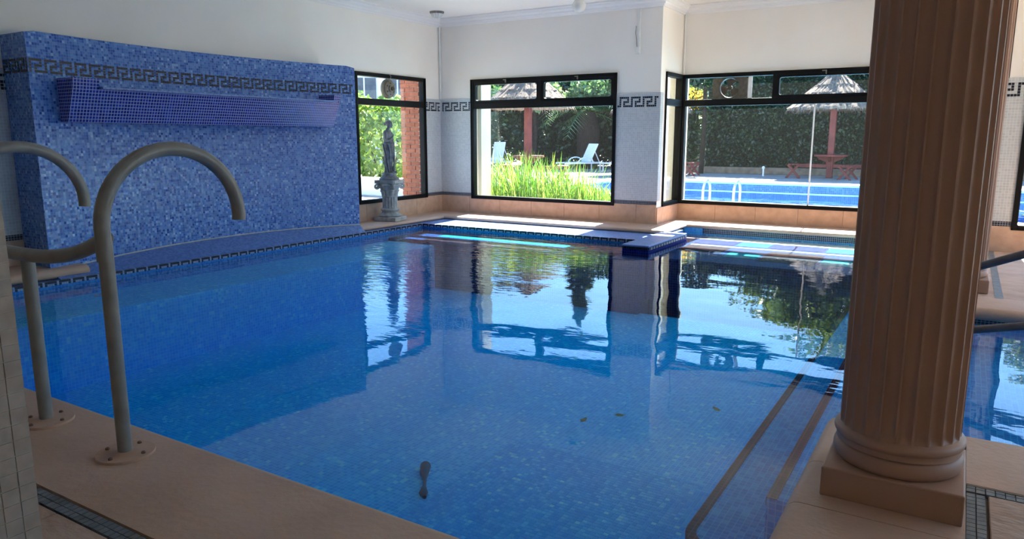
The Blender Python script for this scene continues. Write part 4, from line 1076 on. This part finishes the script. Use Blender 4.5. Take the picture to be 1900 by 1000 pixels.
# thatched umbrellas with tables
def thatch_umbrella(x, y, label):
    T = empty('thatched_umbrella', (x, y, G0)); tag(T, label, 'umbrella', 'thatched garden umbrellas')
    t = MB(); t.box(-0.095, 0.095, -0.095, 0.095, -0.003, 2.6); t.build('post', M['redwood'], T, bevel=0.02)
    rings = []
    N = 72
    for z, r in ((2.20, 1.30), (2.18, 1.40), (2.24, 1.42), (2.46, 1.16), (2.45, 1.19), (2.70, 0.89), (2.69, 0.92), (2.95, 0.60), (2.94, 0.63), (3.20, 0.33), (3.34, 0.18), (3.44, 0.12)):
        rings.append([((r + random.uniform(-.03, .03)) * cos(2 * pi * i / N), (r + random.uniform(-.03, .03)) * sin(2 * pi * i / N), z + random.uniform(-.025, .025)) for i in range(N)])
    t = MB(); t.loft(rings); t.build('thatch_roof', M['thatch'], T)
    fr = MB()
    for i in range(900):
        a = random.uniform(0, 2 * pi); lv = random.choice(((1.40, 2.26, 0.17), (1.17, 2.48, 0.15), (0.90, 2.72, 0.15), (0.62, 2.97, 0.14), (0.33, 3.22, 0.14), (0.14, 3.44, 0.1)))
        r, z, l_ = lv; da = 0.014 / max(r, .2) * 1.6; o_ = random.uniform(0.6, 1.3)
        fr.add([(r * cos(a - da), r * sin(a - da), z), (r * cos(a + da), r * sin(a + da), z), ((r + .09 * o_) * cos(a + random.uniform(-da, da)), (r + .09 * o_) * sin(a), z - l_ * o_)], [(0, 1, 2)])
    tag(fr.build('thatch_fringe', M['thatch'], T), kind='stuff')
    t = MB(); t.lathe([(0.06, 3.38), (0.13, 3.40), (0.15, 3.46), (0.09, 3.54), (0.03, 3.58)], 16); t.build('thatch_knot', M['thatch'], T, smooth=60)
    for a in range(0, 360, 45):
        b_ = MB(); b_.tube([(0.1 * cos(radians(a)), 0.1 * sin(radians(a)), 2.9), (1.33 * cos(radians(a)), 1.33 * sin(radians(a)), 2.19)], 0.03, 6); b_.build('rafter', M['redwood'], T)
    t = MB(); t.lathe([(0.1, 0.70), (0.50, 0.70), (0.51, 0.73), (0.50, 0.76), (0.1, 0.76)], 28); t.build('table_top', M['redwood'], T, smooth=40)
    for a in (0, 90):
        b_ = MB(); b_.prism([(-0.44, 0.70), (0.44, 0.70), (0.34, 0.61), (0.13, 0.52), (0.10, 0.30), (-0.10, 0.30), (-0.13, 0.52), (-0.34, 0.61)], -0.03, 0.03, axis=1)
        o_ = b_.build('table_bracket', M['redwood'], T); o_.rotation_euler = (0, 0, radians(a))
    b_ = MB(); b_.box(-0.95, 0.95, -0.045, 0.045, 0.33, 0.45); b_.build('cross_beam', M['redwood'], T, bevel=0.01)
    return T
def bench(x, y, rz, label):
    B = empty('garden_bench', (x, y, G0), rz); tag(B, label, 'bench', 'red x-legged garden benches')
    for k_ in (-1, 0, 1):
        t = MB(); t.box(-0.11 + 0.11 * k_ + 0.06, 0.04 + 0.11 * k_ + 0.06 - 0.05, -0.45, 0.45, 0.43, 0.465); t.build('seat_plank', M['redwood'], B, bevel=0.006)
    for yy in (-0.34, 0.34):
        for sg in (-1, 1):
            t = MB(); t.prism([(sg * -0.20 - 0.04, -0.003), (sg * -0.20 + 0.04, -0.003), (sg * 0.16 + 0.04, 0.43), (sg * 0.16 - 0.04, 0.43)], yy - 0.02 + 0.042 * sg, yy + 0.02 + 0.042 * sg, axis=1); t.build('leg', M['redwood'], B)
    return B
U = [(-3.8, 26.0, 'thatched garden umbrella with red table in front of the hedge'), (-11.6, 19.8, 'thatched umbrella with red post seen through the centre window'), (-9.75, 25.3, 'thatched umbrella at the left edge of the big window')]
for i, (x, y, l_) in enumerate(U):
    thatch_umbrella(x, y, l_)
bench(-4.85, 25.55, radians(10), 'red bench left of the table under the hedge-side umbrella')
bench(-3.15, 25.25, radians(-10), 'red bench right of the table under the hedge-side umbrella')
bench(-8.15, 25.2, radians(4), 'red bench at the left edge of the big window')
bench(-10.6, 20.2, radians(30), 'red bench beside the umbrella post in the centre window')
bench(-12.5, 19.9, radians(30), 'red bench half hidden by grass in the centre window')

def lounger(x, y, rz, label, up=62):
    L_ = empty('sun_lounger', (x, y, G0), rz); tag(L_, label, 'lounger', 'white garden loungers')
    for k_ in range(7):
        t = MB(); t.box(-0.95 + 0.17 * k_, -0.95 + 0.17 * k_ + 0.15, -0.3, 0.3, 0.33, 0.36); t.build('seat_slat', M['loungewhite'], L_)
    t = MB(); t.box(-0.97, 0.9, -0.33, -0.28, 0.29, 0.36); t.box(-0.97, 0.9, 0.28, 0.33, 0.29, 0.36); t.build('side_rail', M['loungewhite'], L_, bevel=0.01)
    bk = MB(); bk.box(0, 0.80, -0.31, 0.31, -0.02, 0.02); b_ = bk.build('backrest', M['loungewhite'], L_, bevel=0.015); b_.location = (0.26, 0, 0.36); b_.rotation_euler = (0, -radians(up), 0)
    for lx in (-0.8, 0.75):
        for ly in (-0.29, 0.29):
            t = MB(); t.tube([(lx, ly, -0.003), (lx, ly, 0.3)], 0.03, 8); t.build('leg', M['loungewhite'], L_)
    for ly in (-0.35, 0.35):
        t = MB(); t.tube([(-0.35 + 0.35 - 0.35 * cos(radians(a)), ly, 0.34 + 0.2 * sin(radians(a))) for a in range(0, 181, 20)], 0.025, 8); t.build('armrest', M['loungewhite'], L_, smooth=60)
    t = MB(); t.tube([(0.8, -0.2, 0.3), (0.5, -0.2, 0.85)], 0.02, 6); t.tube([(0.8, 0.2, 0.3), (0.5, 0.2, 0.85)], 0.02, 6); t.build('back_strut', M['loungewhite'], L_)
    return L_
lounger(-13.05, 26.4, radians(62), 'white reclining lounger with raised back in the centre window')
lounger(-11.4, 26.9, radians(62), 'white lounger cut off by the right frame of the centre window')
lounger(-16.5, 25.3, radians(80), 'white lounger half hidden behind the tall grass', 75)
p = MB(); p.tube([(0, 0, 0), (0, 0, 0.42)], 0.05, 10); p.lathe([(0.02, 0.42), (0.08, 0.42), (0.09, 0.5), (0.05, 0.56), (0.01, 0.57)], 14)
o = p.build('path_light', M['loungewhite'], smooth=50); o.location = (-5.95, 26.2, G0); o.scale = (0.6, 0.6, 0.6); tag(o, 'small white path light in front of the hedge', 'lamp')

# wing walls and the brick pier against the outside of the house
p = MB(); p.box(XL - 0.2, -7.24, YC + TW, YC + 0.50, G0 - .1, 3.4); tag(p.build('wing_wall', M['cream']), 'cream rendered wing wall at the left of the centre window', 'wall')
p = MB(); p.box(-4.60, -4.30, YC + TW, YC + 2.4, G0 - .1, 3.4); tag(p.build('wing_wall', M['cream']), 'cream rendered wing wall seen through the narrow side window', 'wall')
BP = empty('brick_pier', (-8.195, 10.118, G0)); tag(BP, 'red brick pier outside the window behind the statue', 'pier')
p = MB(); p.box(-0.30, 0.06, 0.006, 0.4, -0.05, 3.0); p.build('pier_core', M['mortar'], BP)
bx_ = MB(); bx_.box(-0.098, 0.098, 0, 0.08, -0.0315, 0.0315); bme = bx_.mesh('brick', M['brick'])
bh = MB(); bh.box(-0.046, 0.046, 0, 0.08, -0.0315, 0.0315); bmh = bh.mesh('brick', M['brick'])
for r in range(38):
    z = 0.04 + r * 0.074
    if r % 2: xs = [(-0.206, bme), (0.0, bme), (0.155, bmh)]
    else: xs = [(-0.258, bmh), (-0.103, bme), (0.103, bme)]
    for x, me_ in xs: inst('brick', me_, (x, -0.006 - random.random() * 0.008, z), BP, (0, random.uniform(-.008, .008), 0))

# left garden seen behind the statue
for (x, y, h_, r_, lab) in ((-13.4, 15.3, 2.3, 1.2, 'bright leafy shrub behind the statue, nearest the brick pier'), (-14.9, 14.6, 2.6, 1.4, 'bright leafy shrub behind the statue, middle of three'), (-16.4, 13.8, 2.4, 1.4, 'bright leafy shrub behind the statue, nearest the fountain wall')):
    T = empty('garden_shrub', (x, y, G0)); tag(T, lab, 'shrub', 'shrubs behind the statue')
    t = MB()
    for k_ in range(5): t.tube([(0.1 * cos(k_ * 1.3), 0.1 * sin(k_ * 1.3), -.02), (0.6 * cos(k_ * 1.3), 0.6 * sin(k_ * 1.3), h_ * 0.7)], [0.03, 0.012], 6)
    t.build('stems', M['trunk'], T)
    leaves('foliage', np.vstack([blob(2600, (0, 0, h_ * 0.5), (r_, r_, h_ * 0.52)), blob(700, (0.4, 0.2, h_ * 0.85), (r_ * 0.6, r_ * 0.6, 0.4))]), 0.085, M['shrubleaf'], T)
p = MB(); p.box(-19, -10.6, -0.06, 0.06, 0.0, 0.42); o = p.build('terrace_parapet', M['whitecop'], bevel=0.02); o.location = (2.2, 12.6, G0); o.rotation_euler = (0, 0, radians(0)); tag(o, 'low sunlit white parapet outside behind the statue', 'parapet')
HS = empty('neighbour_house', (-21.8, 24.2, G0), radians(42)); tag(HS, 'white neighbouring house with dark windows far behind the statue', 'house')
p = MB(); p.box(-2.6, 2.6, 0, 2.5, 0, 4.0); p.build('house_wall', M['house'], HS)
p = MB(); p.box(-2.8, 2.8, -0.3, 2.7, 4.0, 4.2); p.build('house_roof', M['house'], HS)
for x in (-1.7, -0.4, 1.0):
    p = MB(); p.box(x - 0.5, x + 0.5, -0.05, 0.02, 2.9, 3.8); w_ = p.build('house_window', M['housedark'], HS)
    p = MB(); p.box(x - 0.03, x + 0.03, -0.07, -0.04, 2.9, 3.8); p.build('house_mullion', M['house'], w_)

T = empty('flowering_bush', (-9.55, 28.6, G0)); tag(T, 'yellow flowering bush at the left end of the hedge', 'bush')
t = MB()
for k_ in range(5): t.tube([(0.1 * cos(k_ * 1.3), 0.1 * sin(k_ * 1.3), -.02), (0.5 * cos(k_ * 1.3), 0.5 * sin(k_ * 1.3), 2.3)], [0.04, 0.015], 6)
t.build('stems', M['trunk'], T)
leaves('foliage', np.vstack([blob(4000, (0, 0, 1.2), (0.75, 0.75, 1.3), 0.2), blob(900, (0.1, 0, 2.55), (0.7, 0.7, 0.5))]), 0.075, M['hedgeleaf'], T)
leaves('blossom', blob(500, (0.05, -0.1, 2.75), (0.7, 0.7, 0.45)), 0.07, M['flower'], T)
HS2 = empty('neighbour_house', (-11.6, 37.0, G0), radians(17)); tag(HS2, 'pale lilac house wall beyond the left end of the hedge', 'house')
p = MB(); p.box(-1.6, 2.4, 0, 2.5, 0, 4.5); p.build('house_wall', M['house'], HS2)
p = MB(); p.prism([(-1.8, 4.5), (2.6, 4.5), (0.4, 5.3)], -0.2, 2.7, axis=1); p.build('house_roof', M['house'], HS2)

def spiky(x, y, label, n=46, L=1.1):
    T = empty('spiky_plant', (x, y, G0)); tag(T, label, 'plant', 'spiky plants outside the end window')
    for i in range(n):
        a = random.uniform(0, 2 * pi); el = random.uniform(0.35, 1.5); l_ = L * random.uniform(0.7, 1.1); w = 0.022
        f = MB(); sx, sy = -sin(a) * w, cos(a) * w; prev = []
        for u, ww in ((0, 0.8), (0.3, 1.0), (0.65, 0.8), (0.9, 0.35)):
            d = l_ * u; cx = cos(a) * d * cos(el); cy = sin(a) * d * cos(el); cz = d * sin(el) - 0.35 * l_ * u * u * cos(el)
            prev.append([(cx - sx * ww, cy - sy * ww, cz), (cx, cy, cz - 0.008), (cx + sx * ww, cy + sy * ww, cz), (cx, cy, cz + 0.004)])
        f.loft(prev); f.build('blade_leaf', M['palmleaf'], T)
spiky(1.35, 11.6, 'spiky green plant outside the window at the right edge')
spiky(2.6, 11.9, 'second spiky green plant outside the window at the right edge, farther right')

T = empty('slim_tree', (-8.35, 26.9, G0)); tag(T, 'slim dark trunk in front of the left end of the hedge', 'tree')
t = MB(); t.tube([(0, 0, -.02), (0.05, 0, 1.6), (0, 0.05, 3.3)], [0.10, 0.085, 0.06], 8); t.build('trunk', M['trunk'], T, smooth=60)
leaves('foliage', blob(900, (0, 0, 3.5), (0.7, 0.6, 0.5)), 0.08, M['hedgeleaf'], T)
